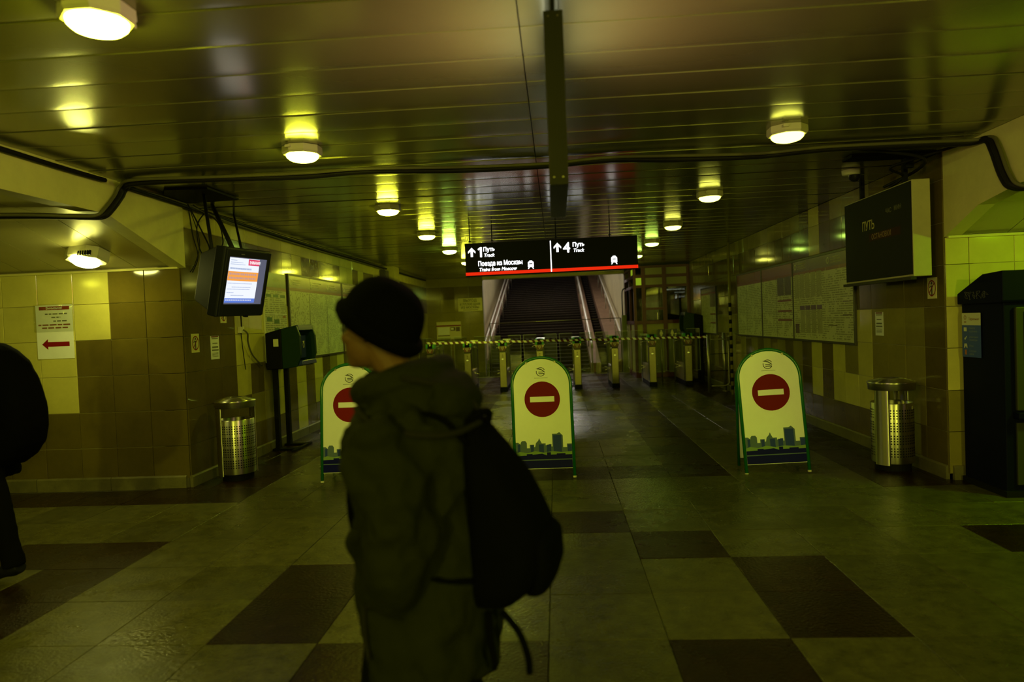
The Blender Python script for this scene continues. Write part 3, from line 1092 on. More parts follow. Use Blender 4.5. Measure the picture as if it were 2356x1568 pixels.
def stop_board(loc, rz, label, lean=7.0, roll=0.0):
    t = thing('stop_board', label, 'sign', loc, rz, 'no entry boards across the hall')
    t.rotation_euler = (0, R(roll), R(rz))
    hw, h = 0.305, 1.235
    ML = Matrix.Rotation(R(-lean), 4, 'X')
    fr = MB(ML)
    o = arch(hw, h)
    fr.tube([(p[0], 0, p[1]) for p in o], 0.017, 10)
    fr.build('front_frame', M_GRN, t, smooth=True)
    ft = MB(ML)
    for s_ in (-1, 1):
        ft.lathe([(0.019, 0.0), (0.019, 0.018)], 10, (s_ * hw, 0, -0.012))
    ft.build('foot_cap', M_WHT, t)
    o2 = arch(hw - 0.012, h - 0.012)
    z0 = 0.085
    pan = [(o2[0][0], z0)] + o2[1:-1] + [(o2[-1][0], z0)]
    MB(ML).prism(pan[::-1], 'y', -0.006, 0.006).build('panel', M_BRD, t)
    y = -0.0075
    MB(ML).disc(0.005, 0.80, 0.192, y, 40).build('disc_border', mat('board_white', (0.92, 0.93, 0.90), 0.35), t, fix=False)
    MB(ML).disc(0.005, 0.80, 0.185, y - 0.001, 40).build('red_disc', M_RED, t, fix=False)
    MB(ML).rect(-0.122, 0.130, 0.772, 0.828, y - 0.002).build('white_bar', MATS['board_white'], t, fix=False)
    lg = MB(ML)
    cx, cz = 0.0, 1.085
    lg.ring(cx, cz, 0.041, 0.048, y, 40, 25, 140)
    lg.ring(cx, cz, 0.041, 0.048, y, 40, 165, 335)
    lg.flat([(cx - 0.052, cz + 0.034), (cx - 0.03, cz + 0.038), (cx + 0.01, cz + 0.028), (cx + 0.04, cz + 0.004), (cx + 0.046, cz - 0.012), (cx + 0.036, cz - 0.004), (cx + 0.008, cz + 0.018), (cx - 0.03, cz + 0.030)], y)
    lg.flat([(cx - 0.022, cz + 0.002), (cx + 0.026, cz + 0.002), (cx + 0.030, cz - 0.006), (cx - 0.024, cz - 0.006)], y)
    lg.flat([(cx - 0.024, cz - 0.014), (cx + 0.040, cz - 0.014), (cx + 0.036, cz - 0.023), (cx - 0.022, cz - 0.023)], y)
    lg.rect(-0.070, 0.070, 1.020, 1.023, y)
    lg.build('emblem', M_INK, t, fix=False)
    # skyline print
    def poly(name, pts, m, yy):
        MB(ML).flat([(p[0], p[1]) for p in pts], yy).build(name, m, t, fix=False)
    b = 0.16
    W_ = hw - 0.016
    back = [(-W_, b), (W_, b), (W_, .335), (.24, .335), (.24, .30), (.20, .30), (.20, .42), (.165, .455), (.14, .44), (.09, .44), (.09, .31), (.08, .31), (.08, .335), (.05, .335), (.05, .325), (.02, .325), (.02, .345), (-.02, .345), (-.035, .375), (-.045, .40), (-.055, .375), (-.08, .35), (-.09, .31), (-.10, .31), (-.10, .335), (-.145, .335), (-.145, .30), (-.175, .30), (-.175, .355), (-.19, .375), (-.225, .375), (-.24, .355), (-.24, .34), (-.265, .36), (-W_, .36)]
    poly('skyline_far', back, M_SKY1, y)
    for (x0, x1, h1) in ((.10, .185, .425), (-.135, -.105, .33), (-.05, .0, .335), (.03, .075, .33), (-.27, -.245, .34), (.245, W_, .325)):
        poly('skyline_tower', [(x0, b), (x1, b), (x1, h1), (x0, h1)], M_SKY2, y - 0.0008)
    poly('skyline_glow', [(-W_, b), (W_, b), (W_, .258), (.19, .25), (.09, .262), (.0, .25), (-.09, .268), (-.17, .25), (-.25, .265), (-W_, .25)], M_SKY3, y - 0.0012)
    near = [(-W_, 0.09), (W_, 0.09), (W_, .225), (.22, .225), (.22, .238), (.13, .238), (.13, .228), (.07, .228), (.07, .252), (.03, .252), (.03, .222), (-.02, .24), (-.12, .232), (-.12, .24), (-.18, .24), (-.18, .225), (-.22, .225), (-W_, .222)]
    poly('skyline_near', near, M_NVY, y - 0.0018)
    poly('street_line', [(-W_, .172), (W_, .172), (W_, .182), (-W_, .182)], M_SKY1, y - 0.0024)
    # rear half of the A-frame
    MR = Matrix.Translation((0, 0.41, 0)) @ Matrix.Rotation(R(lean + 3.5), 4, 'X')
    MB(MR).tube([(p[0] * 0.98, 0, p[1] * 0.985) for p in o], 0.016, 8).build('rear_frame', M_GRN, t, smooth=True)
    MB(MR).prism([(p[0], p[1]) for p in pan[::-1]], 'y', -0.005, 0.005).build('rear_panel', M_BRD, t)
    hg = MB()
    for s_ in (-1, 1):
        hg.tube([(s_ * 0.15, 0.13, h - 0.06), (s_ * 0.15, 0.21, h - 0.06)], 0.012, 6)
    hg.build('hinge', M_STD, t)
    return t


stop_board((-2.232, 7.30, 0.012), 1.0, 'green-framed no entry board on the left, partly hidden by the walking person')
stop_board((-0.170, 7.23, 0.012), -1.0, 'green-framed no entry board in the middle, before the stairs', roll=-0.6)
stop_board((2.168, 7.18, 0.012), -3.0, 'green-framed no entry board on the right, near the right bin', roll=-2.2)


M_BIN = mat('bin_steel', (0.66, 0.64, 0.54), 0.34, metal=1.0)
_b = M_BIN.node_tree.nodes['Principled BSDF']
_b.inputs['Anisotropic'].default_value = 0.85
_b.inputs['Anisotropic Rotation'].default_value = 0.25
_t = N(M_BIN.node_tree, 'ShaderNodeTangent', direction_type='RADIAL', axis='Z')
M_BIN.node_tree.links.new(_t.outputs[0], _b.inputs['Tangent'])
# ------------------------------------------------------------------ litter bins
def bin_parts(t, m):
    r = 0.195
    MB().lathe([(0.165, 0.0), (0.165, 0.075), (0.178, 0.08)], 32).build('base', M_BLK, t)
    MB().lathe([(r - 0.004, 0.075), (r, 0.08), (r, 0.665), (r - 0.004, 0.672), (r - 0.012, 0.665), (r - 0.012, 0.10)], 40, cap=False).build('drum', m, t, smooth=True)
    MB().lathe([(0.17, 0.08), (0.17, 0.63)], 24, cap=False).build('liner', M_BLK, t, smooth=True)
    d = MB()
    for grp in range(4):
        for row in range(4):
            z = 0.150 + grp * 0.125 + row * 0.026
            for k_ in range(46):
                a = 2 * math.pi * k_ / 46
                c, s_ = math.cos(a), math.sin(a)
                q = 0.0078
                rr = r + 0.0012
                pts = []
                for e in range(6):
                    u, w = q * math.cos(e * math.pi / 3), q * math.sin(e * math.pi / 3)
                    pts.append((rr * c - u * s_, rr * s_ + u * c, z + w))
                d.add(pts, [tuple(range(6))])
    d.build('perforations', M_BLK, t, fix=False, kind='stuff')
    # two curved uprights and the domed lid with its ring
    for a0 in (227, 47):
        up = MB()
        vs, fs = [], []
        n = 6
        for (z, ro) in ((0.06, r + 0.012), (0.45, r + 0.012), (0.78, r + 0.012), (0.86, r + 0.016)):
            for i in range(n + 1):
                a = R(a0 - 21 + 42 * i / n)
                for rr in (ro, ro - 0.008):
                    vs.append((rr * math.cos(a), rr * math.sin(a), z))
        w = 2 * (n + 1)
        for q in range(3):
            for i in range(n):
                b = q * w + 2 * i
                fs += [(b, b + 2, b + 2 + w, b + w), (b + 1, b + 1 + w, b + 3 + w, b + 3)]
            fs += [(q * w, q * w + w, q * w + w + 1, q * w + 1), (q * w + 2 * n, q * w + 2 * n + 1, q * w + w + 2 * n + 1, q * w + w + 2 * n)]
        up.add(vs, fs)
        up.build('upright', m, t, smooth=True)
    MB().lathe([(r + 0.004, 0.80), (r + 0.018, 0.80), (r + 0.022, 0.862), (r + 0.030, 0.868), (r + 0.018, 0.882), (0.12, 0.908), (0.085, 0.914), (0.075, 0.902), (0.0001, 0.900)], 40, cap=False).build('lid', m, t, smooth=True)
    MB().lathe([(0.0001, 0.9015), (0.074, 0.9035)], 24, cap=False).build('ash_tray', M_BLK, t)
    s = MB(Matrix.Rotation(R(48), 4, 'Z') @ Matrix.Translation((0, -(r + 0.002), 0)))
    s.ring(0, 0.625, 0.009, 0.016, 0, 20)
    s.add([(-0.008, -0.001, 0.617), (-0.005, -0.001, 0.615), (0.008, -0.001, 0.633), (0.005, -0.001, 0.635)], [(0, 1, 2, 3)])
    s.build('lock', M_WHT, t, fix=False)


t1 = thing('litter_bin', 'perforated steel litter bin with domed lid by the left wall, under the monitor', 'bin', (-3.60, 7.62, 0), 0, 'steel litter bins')
bin_parts(t1, M_BIN)
t2 = dup(t1, (3.335, 7.28, 0), -8, 'perforated steel litter bin with domed lid by the right wall, beside the blue kiosk')
# ------------------------------------------------------------------ hanging tube monitor
M_TV = mat('monitor_shell', (0.006, 0.007, 0.012), 0.5, bump=0.06, bs=180, spec=0.2)
t = thing('tube_monitor', 'black tube monitor with a lit notice page, hung from the ceiling at left', 'monitor', (-2.915, 5.90, 1.768), 0)
t.rotation_euler = (R(13.5), R(-1.0), R(79))
W_, H_ = 0.66, 0.605
b = MB()
b.loft([[(x0, y, z0), (x1, y, z0), (x1, y, z1), (x0, y, z1)] for (x0, x1, z0, z1, y) in ((0.0, W_, 0.0, H_, 0.0), (-0.004, W_ + 0.004, -0.004, H_ + 0.004, 0.02), (0.0, W_, 0.0, H_, 0.10), (0.05, W_ - 0.05, 0.03, H_ - 0.01, 0.13), (0.13, W_ - 0.13, 0.08, H_ - 0.10, 0.34), (0.15, W_ - 0.15, 0.10, H_ - 0.12, 0.36))])
b.build('shell', M_TV, t, bevel=0.008)
bz = MB()
a0, a1, c0, c1 = 0.055, W_ - 0.055, 0.112, H_ - 0.075
for (x0, x1, z0, z1) in ((0.01, a0, 0.01, H_ - 0.01), (a1, W_ - 0.01, 0.01, H_ - 0.01), (a0, a1, 0.01, c0), (a0, a1, c1, H_ - 0.01)):
    bz.box(x0, x1, -0.014, 0.004, z0, z1)
bz.build('bezel', M_TV, t, bevel=0.004)
SCW, SCH = a1 - a0, c1 - c0
scr = thing_scr = MB()
xs = [a0 + SCW * i / 12 for i in range(13)]
zs = [c0 + SCH * i / 10 for i in range(11)]


def bulge(x, z):
    u, v = (x - a0) / SCW * 2 - 1, (z - c0) / SCH * 2 - 1
    return -0.004 - 0.007 * (1 - u * u) * (1 - v * v)


scr.add([(x, bulge(x, z), z) for z in zs for x in xs], [(j * 13 + i, j * 13 + i + 1, (j + 1) * 13 + i + 1, (j + 1) * 13 + i) for j in range(10) for i in range(12)])
scr_o = scr.build('screen', emit('screen_reflection_grey', (0.20, 0.21, 0.30), 0.55), t, smooth=True, fix=False)  # grey glow right of the page stands in for a reflection on the glass


def spatch(name, u0, u1, v0, v1, m, lift, nu=10, nv=6):
    q = MB()
    vs = []
    for j in range(nv + 1):
        for i in range(nu + 1):
            x, z = a0 + SCW * (u0 + (u1 - u0) * i / nu), c0 + SCH * (v0 + (v1 - v0) * j / nv)
            vs.append((x, bulge(x, z) - lift, z))
    q.add(vs, [(j * (nu + 1) + i, j * (nu + 1) + i + 1, (j + 1) * (nu + 1) + i + 1, (j + 1) * (nu + 1) + i) for j in range(nv) for i in range(nu)])
    return q.build(name, m, scr_o, fix=False)


spatch('page', 0.02, 0.80, 0.03, 0.985, emit('page_white', (0.86, 0.90, 1.0), 1.05), 0.0006)
spatch('headline_box', 0.50, 0.80, 0.845, 0.975, emit('page_pink', (1.0, 0.055, 0.16), 0.75), 0.0012)
spatch('orange_band', 0.02, 0.80, 0.50, 0.70, emit('page_orange', (1.0, 0.40, 0.07), 0.95), 0.0012)
spatch('blue_footer', 0.02, 0.80, 0.03, 0.125, emit('page_blue', (0.13, 0.24, 0.80), 0.9), 0.0012)
tb = MB()


def stext(mb, body, u, v, size, **kw):
    k = len(mb.v)
    mb.text(body, a0 + SCW * u, c0 + SCH * v, size, 0, **kw)
    for i in range(k, len(mb.v)):
        p = mb.v[i]
        mb.v[i] = Vector((p.x, bulge(p.x, p.z) - 0.0028, p.z))


stext(tb, 'ВНИМАНИЕ!', 0.525, 0.875, 0.038, bold=0.0012, sx=0.72)
tb.build('headline', emit('text_white', (1, 0.95, 0.97), 1.1), scr_o, fix=False)
tb = MB()
tg = emit('text_blue_grey', (0.42, 0.52, 0.78), 0.85)
for v, u0, u1 in ((0.93, .05, .20), (0.885, .05, .36), (0.845, .05, .42)):
    x0, x1 = a0 + SCW * u0, a0 + SCW * u1
    z = c0 + SCH * v
    tb.add([(x0, bulge(x0, z) - .0022, z), (x1, bulge(x1, z) - .0022, z), (x1, bulge(x1, z) - .0022, z + .004), (x0, bulge(x0, z) - .0022, z + .004)], [(0, 1, 2, 3)])
for v, w in ((0.745, 20), (0.44, 24), (0.36, 18), (0.315, 23), (0.24, 6), (0.18, 14)):
    rr = random.Random(int(v * 1000))
    x = 0.05 if v not in (0.36, 0.18) else 0.15
    for i in range(w):
        wl = rr.uniform(0.012, 0.03)
        x0, x1 = a0 + SCW * x, a0 + SCW * min(0.77, x + wl)
        z = c0 + SCH * v
        hh = 0.014 if v == 0.745 else 0.006
        tb.add([(x0, bulge(x0, z) - .0022, z), (x1, bulge(x1, z) - .0022, z), (x1, bulge(x1, z) - .0022, z + hh), (x0, bulge(x0, z) - .0022, z + hh)], [(0, 1, 2, 3)])
        x += wl + 0.006
        if x > 0.76:
            break
tb.build('text_rows', tg, scr_o, fix=False)
tb = MB()
for v in (0.625, 0.54):
    rr = random.Random(int(v * 1000))
    x = 0.05
    while x < 0.74:
        wl = rr.uniform(0.015, 0.05)
        x0, x1 = a0 + SCW * x, a0 + SCW * (x + wl)
        z = c0 + SCH * v
        tb.add([(x0, bulge(x0, z) - .0024, z), (x1, bulge(x1, z) - .0024, z), (x1, bulge(x1, z) - .0024, z + .018), (x0, bulge(x0, z) - .0024, z + .018)], [(0, 1, 2, 3)])
        x += wl + 0.010
tb.build('band_text', emit('text_mauve', (0.70, 0.42, 0.38), 0.8), scr_o, fix=False)
tb = MB()
x = 0.04
while x < 0.70:
    x0, x1 = a0 + SCW * x, a0 + SCW * (x + .035)
    z = c0 + SCH * 0.075
    tb.add([(x0, bulge(x0, z) - .0024, z), (x1, bulge(x1, z) - .0024, z), (x1, bulge(x1, z) - .0024, z + .010), (x0, bulge(x0, z) - .0024, z + .010)], [(0, 1, 2, 3)])
    x += 0.045
tb.build('footer_text', emit('text_pale', (0.8, 0.82, 0.95), 0.9), scr_o, fix=False)
MB().rect(0.20, 0.25, H_ - 0.05, H_ - 0.042, -0.0145).build('maker_plate', M_STD, t, fix=False)
MB().box(W_ * .62, W_ * .68, 0.0, 0.03, -0.012, 0.002).build('foot_knob', M_BLK, t)
# monitor struts, and a dark sheet set in for a dark patch of ceiling
t = thing('monitor_bracket', 'black steel struts holding the tube monitor, with a dark sheet on the ceiling', 'bracket', (-3.05, 6.35, CEIL), 0)
MB().prism([(-0.62, 0.18), (-0.22, 0.22), (-0.20, 0.85), (-0.85, 0.90), (-0.85, 0.55)], 'z', -0.024, -0.006).build('dark_ceiling_patch', M_BLK, t)
MB().tube([(-0.65, 1.18, -0.005), (0.235, -0.30, -0.655)], 0.022, 8).build('strut', M_BLK, t, smooth=True)
MB().tube([(-0.70, 1.80, -0.005), (0.22, -0.08, -0.645)], 0.012, 6).build('strut', M_BLK, t, smooth=True)
MB().tube([(-0.40, 0.5, -0.005), (-0.02, -0.15, -0.655)], 0.016, 6).build('strut', M_BLK, t, smooth=True)

# ------------------------------------------------------------------ posters and notices on the walls
M_HDR = mat('poster_header_brown', (0.10, 0.065, 0.035), 0.25)
M_HDG = mat('poster_header_green', (0.035, 0.075, 0.018), 0.3)
M_RST = mat('poster_red_stripe', (0.17, 0.025, 0.012), 0.3)
M_TXT = print_mat('timetable_print', (0.58, 0.60, 0.36), (0.22, 0.23, 0.11), 62, 18, 0.52)
M_TX2 = print_mat('rules_print', (0.56, 0.58, 0.35), (0.25, 0.26, 0.12), 34, 10, 0.56)
M_MAP = map_mat('route_map_print', (0.58, 0.60, 0.36), (0.30, 0.30, 0.12))
M_PFR = mat('poster_frame_dark', (0.03, 0.026, 0.018), 0.4)
M_PED = mat('poster_paper_edge', (0.62, 0.64, 0.40), 0.4)


def poster_base(t, w, h, hdr=None, hh=0.20, body=M_TXT, d=0.022, frame=True):
    if frame:
        f = MB()
        for (x0, x1, z0, z1) in ((-0.03, 0, -0.03, h + 0.03), (w, w + 0.03, -0.03, h + 0.03), (0, w, -0.03, 0), (0, w, h, h + 0.03)):
            f.box(x0, x1, -d - 0.008, 0.0, z0, z1)
        f.build('frame', M_PFR, t, bevel=0.003)
    MB().box(0, w, -d, 0.0, 0, h).build('board', M_PED, t)
    MB().rect(0.012, w - 0.012, 0.012, h - (hh + 0.05 if hdr else 0.012), -d - 0.001).build('print', body, t, fix=False)
    if hdr:
        MB().rect(0, w, h - hh, h, -d - 0.0015).build('header', hdr, t, fix=False)
        MB().rect(0, w, h - hh - 0.045, h - hh, -d - 0.0015).build('stripe', M_RST, t, fix=False)


def header_marks(t, x, z, y=-0.024):
    m = MB()
    m.ring(x + 0.05, z, 0.030, 0.045, y, 18)
    m.build('round_logo', M_PED, t, fix=False)
    m = MB()
    rr = random.Random(int(x * 1000))
    for k_, zz in enumerate((0.03, -0.005, -0.038)):
        m.rect(x + 0.13, x + 0.13 + rr.uniform(0.25, 0.42), z + zz, z + zz + 0.012, y)
    m.build('caption', mat('caption_ink', (0.30, 0.28, 0.14), 0.4), t, fix=False)


WX = XL + 0.012
# left wall: green-headed tariff sheet, three-part timetable, narrow sheet
t = thing('tariff_poster', 'pale poster with small green headings, behind the green payphone', 'poster', (WX, 9.30, 1.20), 90)
poster_base(t, 0.78, 1.24, M_HDG, 0.20, M_TX2, frame=False)
gm, dk, bm_ = MB(), MB(), MB()
for i in range(3):
    x = 0.03 + 0.25 * i
    gm.rect(x + 0.02, x + 0.20, 0.90, 0.94, -0.0245)
    if i < 2:
        gm.rect(x + 0.02, x + 0.20, 0.56 - 0.03 * i, 0.62 - 0.03 * i, -0.0245)
    if i > 0:
        dk.rect(x + 0.01, x + 0.21, 0.31, 0.36, -0.0245)
gm.rect(0.05, 0.23, 0.21, 0.26, -0.0245)
gm.rect(0.30, 0.48, 0.43, 0.47, -0.0245)
bm_.rect(0.30, 0.48, 0.21, 0.27, -0.0245)
bm_.rect(0.62, 0.72, 0.61, 0.645, -0.0245)
gm.build('green_heading', mat('print_green', (0.06, 0.15, 0.03), 0.4), t, fix=False)
dk.build('dark_heading', M_HDR, t, fix=False)
bm_.build('brown_heading', mat('print_rust', (0.30, 0.12, 0.02), 0.4), t, fix=False)
gl = MB()
for zz in (0.29, 0.66):
    gl.rect(0.012, 0.77, zz, zz + 0.012, -0.0247)
for i in (1, 2):
    gl.rect(0.012 + 0.25 * i, 0.020 + 0.25 * i, 0.012, 0.98, -0.0247)
gl.build('white_rules', M_PAP, t, fix=False)
m = MB().text('тарифы', 0.30, 1.12, 0.075, -0.0246).text('проезд', 0.44, 1.04, 0.055, -0.0246)
m.build('heading', mat('caption_ink', (0.30, 0.28, 0.14), 0.4), t, fix=False)
t = thing('timetable_board', 'wide framed board with a route map and two timetable sheets on the left wall', 'poster', (WX, 10.21, 1.21), 90)
poster_base(t, 2.53, 1.235, M_HDR, 0.18, M_TXT)
MB().rect(0.02, 0.82, 0.02, 0.99, -0.0245).build('route_map', M_MAP, t, fix=False)
for x in (0.0, 0.85, 1.70):
    header_marks(t, x + 0.03, 1.135)
dv = MB()
for x in (0.835, 1.685):
    dv.rect(x, x + 0.012, 0.0, 0.99, -0.0250)
dv.build('sheet_joint', M_PFR, t, fix=False)
t = thing('timetable_board', 'narrow framed timetable sheet next to the wide board, behind the person\'s cap', 'poster', (WX, 12.82, 1.21), 90)
poster_base(t, 0.86, 1.235, M_HDR, 0.18, M_TXT)
header_marks(t, 0.05, 1.135)
# right wall boards (local x runs towards the camera)
WR = XR - 0.012
t = thing('notice_board', 'two-sheet framed board with plain red headings, farthest of the big right boards', 'poster', (WR, 14.05, 1.21), -90)
poster_base(t, 1.60, 1.13, mat('poster_header_red', (0.20, 0.06, 0.03), 0.22), 0.16, M_TX2)
MB().rect(0.66, 0.672, 0, 0.96, -0.0245).build('sheet_joint', M_PFR, t, fix=False)
t = thing('notice_board', 'two-sheet framed board with photographs and red bars, middle of the right boards', 'poster', (WR, 12.40, 1.21), -90)
poster_base(t, 1.56, 1.13, MATS['poster_header_red'], 0.16, M_TX2)
m = MB()
m.rect(0.84, 1.16, 0.66, 0.94, -0.0245)
m.rect(1.19, 1.50, 0.66, 0.94, -0.0245)
m.build('photograph', mat('photo_print', (0.07, 0.06, 0.035), 0.3, var=0.6, vs=14), t, fix=False)
m = MB()
for z in (0.56, 0.40, 0.26):
    m.rect(0.84, 1.50, z, z + 0.03, -0.0245)
m.build('red_bars', M_RST, t, fix=False)
MB().rect(0.775, 0.785, 0, 0.96, -0.0245).build('sheet_joint', M_PFR, t, fix=False)
t = thing('notice_board', 'large framed board with columns of tables under the dark departure display', 'poster', (WR, 10.80, 1.21), -90)
poster_base(t, 2.12, 1.13, M_HDR, 0.16, M_TX2)
M_TBL = print_mat('table_print', (0.36, 0.36, 0.19), (0.20, 0.19, 0.09), 70, 26, 0.5)
for i in range(5):
    MB().rect(0.06 + 0.22 * i, 0.24 + 0.22 * i, 0.60, 0.94, -0.0245).build('table_column', M_TBL, t, fix=False)
    if i:
        MB().rect(0.05 + 0.22 * i, 0.24 + 0.22 * i, 0.42, 0.48, -0.0245).build('dark_heading', M_HDR, t, fix=False)
        MB().rect(0.06 + 0.22 * i, 0.24 + 0.22 * i, 0.09, 0.41, -0.0245).build('table_column', M_TBL, t, fix=False)
m2 = MB().rect(0.06, 0.22, 0.08, 0.22, -0.0245)
m2.rect(1.80, 2.06, 0.50, 0.508, -0.0245)
m2.rect(1.80, 2.06, 0.33, 0.342, -0.0245)
m2.rect(1.32, 1.62, 0.20, 0.208, -0.0245)
m2.build('dark_rules', M_HDR, t, fix=False)
m = MB()
m.rect(1.26, 1.272, 0, 0.96, -0.0247)
m.rect(1.72, 1.728, 0, 0.96, -0.0247)
m.build('sheet_joint', M_PED, t, fix=False)
header_marks(t, 0.05, 1.05)
header_marks(t, 1.30, 1.05)
t = thing('notice_board', 'small dim framed board on the right wall near the red-framed booth', 'poster', (WR, 17.5, 1.19), -90)
poster_base(t, 1.55, 1.03, M_HDR, 0.10, M_TX2)
m = MB()
m.rect(0.98, 1.5, 0.60, 0.90, -0.0245)
m.build('photograph', MATS['photo_print'], t, fix=False)
m = MB()
m.rect(0.98, 1.5, 0.42, 0.45, -0.0245)
m.rect(0.98, 1.5, 0.22, 0.25, -0.0245)
m.build('red_bars', M_RST, t, fix=False)

M_YPR = mat('sign_paper_yellow', (0.66, 0.62, 0.28), 0.35)


def no_smoking(loc, rz, label, s=1.0):
    t = thing('no_smoking_sign', label, 'sign', loc, rz)
    w, h = 0.165 * s, 0.205 * s
    MB().box(-w / 2, w / 2, -0.004, 0, -h / 2, h / 2).build('plate', M_YPR, t)
    f = MB()
    f.rect(-0.011, 0.011, -0.080 * s, 0.026, -0.005)
    f.disc(0.0, 0.048 * s, 0.014, -0.005, 14)
    f.flat([(-0.011, 0.030), (-0.045, 0.006), (-0.040, 0.000), (-0.011, 0.018)], -0.005)
    f.flat([(-0.045, 0.006), (-0.030, 0.040), (-0.024, 0.038), (-0.038, 0.004)], -0.005)
    f.rect(-0.052, -0.022, 0.042, 0.047, -0.005)
    f.build('smoker_figure', M_INK, t, fix=False)
    r = MB()
    r.ring(0, 0, 0.066 * s, 0.078 * s, -0.0055, 36, sx=0.92)
    k_ = 0.05 * s
    r.flat([(-k_ - 0.004, -k_ + 0.004), (-k_ + 0.004, -k_ - 0.004), (k_ + 0.004, k_ - 0.004), (k_ - 0.004, k_ + 0.004)], -0.006)
    r.build('red_ring', M_RED, t, fix=False)
    return t


no_smoking((XL + 0.012, 7.46, 1.53), 90, 'no smoking sign on brown tiles of the left wall below the monitor', 1.0)
no_smoking((XR - 0.012, 6.955, 1.785), -90, 'no smoking sign on the brown right wall corner under the departure display', 0.98)
no_smoking((XL + 0.012, 8.14, 1.84), 90, 'no smoking sign on the left wall half hidden behind the monitor', 0.9)


def slip(loc, rz, label, w, h):
    t = thing('paper_notice', label, 'notice', loc, rz)
    MB().box(-w / 2, w / 2, -0.003, 0, -h / 2, h / 2).build('sheet', M_PAP, t)
    m = MB()
    m.rect(-w * .38, w * .38, h * .36, h * .40, -0.004)
    m.rect(-w * .30, w * .30, h * .16, h * .20, -0.004)
    m.rect(-w * .36, w * .36, -h * .02, h * .05, -0.004)
    m.rect(-w * .40, w * .40, -h * .14, -h * .08, -0.004)
    for i in range(4):
        m.rect(-w * .38, w * .34, -h * (.24 + .05 * i), -h * (.22 + .05 * i), -0.004)
    m.build('print', mat('grey_ink', (0.14, 0.14, 0.10), 0.5), t, fix=False)
    MB().rect(-w * .42, w * .42, h * .43, h * .49, -0.004).build('top_band', M_RST, t, fix=False)


slip((XL + 0.012, 7.90, 1.465), 90, 'narrow white paper notice on the left wall below the monitor', 0.20, 0.27)
slip((XR - 0.012, 8.07, 1.44), -90, 'narrow white paper notice on the right wall above the bin', 0.19, 0.26)

# left passage wall: sheet in a plastic sleeve above a red arrow
t = thing('arrow_notice', 'white paper notice with red header and red left arrow in a shiny plastic sleeve', 'notice', (-5.362, YC - 0.012, 1.712), 0)
w2, h2 = 0.205, 0.288
MB().box(-w2, w2, -0.003, 0, -h2, h2).build('sheet', M_PAP, t)
m = MB().rect(-0.165, 0.175, 0.235, 0.272, -0.004)
m.build('red_header', M_RED, t, fix=False)
m = MB().text('Внимание!', 0.005, 0.243, 0.036, -0.005, align='CENTER', bold=0.0006)
m.build('header_text', M_PAP, t, fix=False)
m = MB()
for (z, a, b_) in ((0.185, -.10, .15), (0.148, -.03, .07), (0.108, -.01, .14)):
    x = a
    rr = random.Random(int(z * 999))
    while x < b_:
        wl = rr.uniform(0.02, 0.06)
        m.rect(x, min(b_, x + wl), z, z + 0.014, -0.004)
        x += wl + 0.012
m.build('grey_text', mat('grey_ink', (0.14, 0.14, 0.10), 0.5), t, fix=False)
m = MB()
for (z, a, b_) in ((0.068, -.18, .18), (0.036, -.14, .15)):
    x = a
    rr = random.Random(int(z * 999))
    while x < b_:
        wl = rr.uniform(0.03, 0.08)
        m.rect(x, min(b_, x + wl), z, z + 0.015, -0.004)
        x += wl + 0.012
m.build('red_text', mat('print_dull_red', (0.22, 0.06, 0.03), 0.5), t, fix=False)
MB().flat([(-0.150, -0.132), (-0.083, -0.075), (-0.083, -0.108), (0.158, -0.108), (0.158, -0.158), (-0.083, -0.158), (-0.083, -0.190)], -0.004).build('red_arrow', M_RED, t, fix=False)
m = MB()
gx, gz = 14, 12
m.add([(-0.225 + 0.45 * i / gx, -0.010 - 0.007 * noise.noise((i * 0.55, j * 0.5, 3.1)), 0.0 + 0.30 * j / gz) for j in range(gz + 1) for i in range(gx + 1)], [(j * (gx + 1) + i, j * (gx + 1) + i + 1, (j + 1) * (gx + 1) + i + 1, (j + 1) * (gx + 1) + i) for j in range(gz) for i in range(gx)])
m.build('plastic_sleeve', glass('plastic_film', (0.93, 0.95, 0.9), 0.16, 0.10), t, smooth=True, fix=False)

# end wall: yellow exit notice and the small ticket panel
t = thing('exit_notice', 'yellowish exit notice with dark lettering beside the stairs', 'notice', (-2.60, YE - 0.012, 2.21), 0)
MB().box(-0.37, 0.37, -0.006, 0, -0.20, 0.20).build('plate', M_YPR, t)
m = MB()
m.text('ВЫХОД', 0, 0.09, 0.11, -0.007, align='CENTER', bold=0.002)
m.text('К ЭЛ.ПОЕЗДАМ', 0, -0.02, 0.095, -0.007, align='CENTER', bold=0.002, sx=0.85)
m.text('ИЗ МОСКВЫ', 0, -0.12, 0.095, -0.007, align='CENTER', bold=0.002, sx=0.95)
m.rect(-0.22, 0.20, -0.168, -0.155, -0.007)
m.flat([(0.20, -0.150), (0.20, -0.173), (0.25, -0.1615)], -0.007)
m.build('lettering', M_INK, t, fix=False)
t = thing('fare_panel', 'cream information panel with a red stripe on the end wall left of the stairs', 'panel', (-3.28, YE - 0.012, 1.17), 0)
MB().box(-0.38, 0.38, -0.05, 0, 0, 0.54).build('case', mat('cream_enamel', (0.60, 0.56, 0.30), 0.4), t, bevel=0.006)
MB().box(-0.38, 0.38, -0.058, -0.05, 0.40, 0.435).build('red_stripe', M_RED, t)
MB().rect(-0.33, 0.02, 0.14, 0.37, -0.053).build('paper', M_PAP, t, fix=False)
m = MB()
m.rect(0.05, 0.20, 0.26, 0.37, -0.053)
m.rect(0.22, 0.34, 0.24, 0.37, -0.053)
m.rect(-0.34, 0.03, 0.105, 0.13, -0.053)
m.build('dark_panel', M_HDR, t, fix=False)
MB().rect(0.07, 0.15, 0.29, 0.35, -0.055).build('display', M_PAP, t, fix=False)
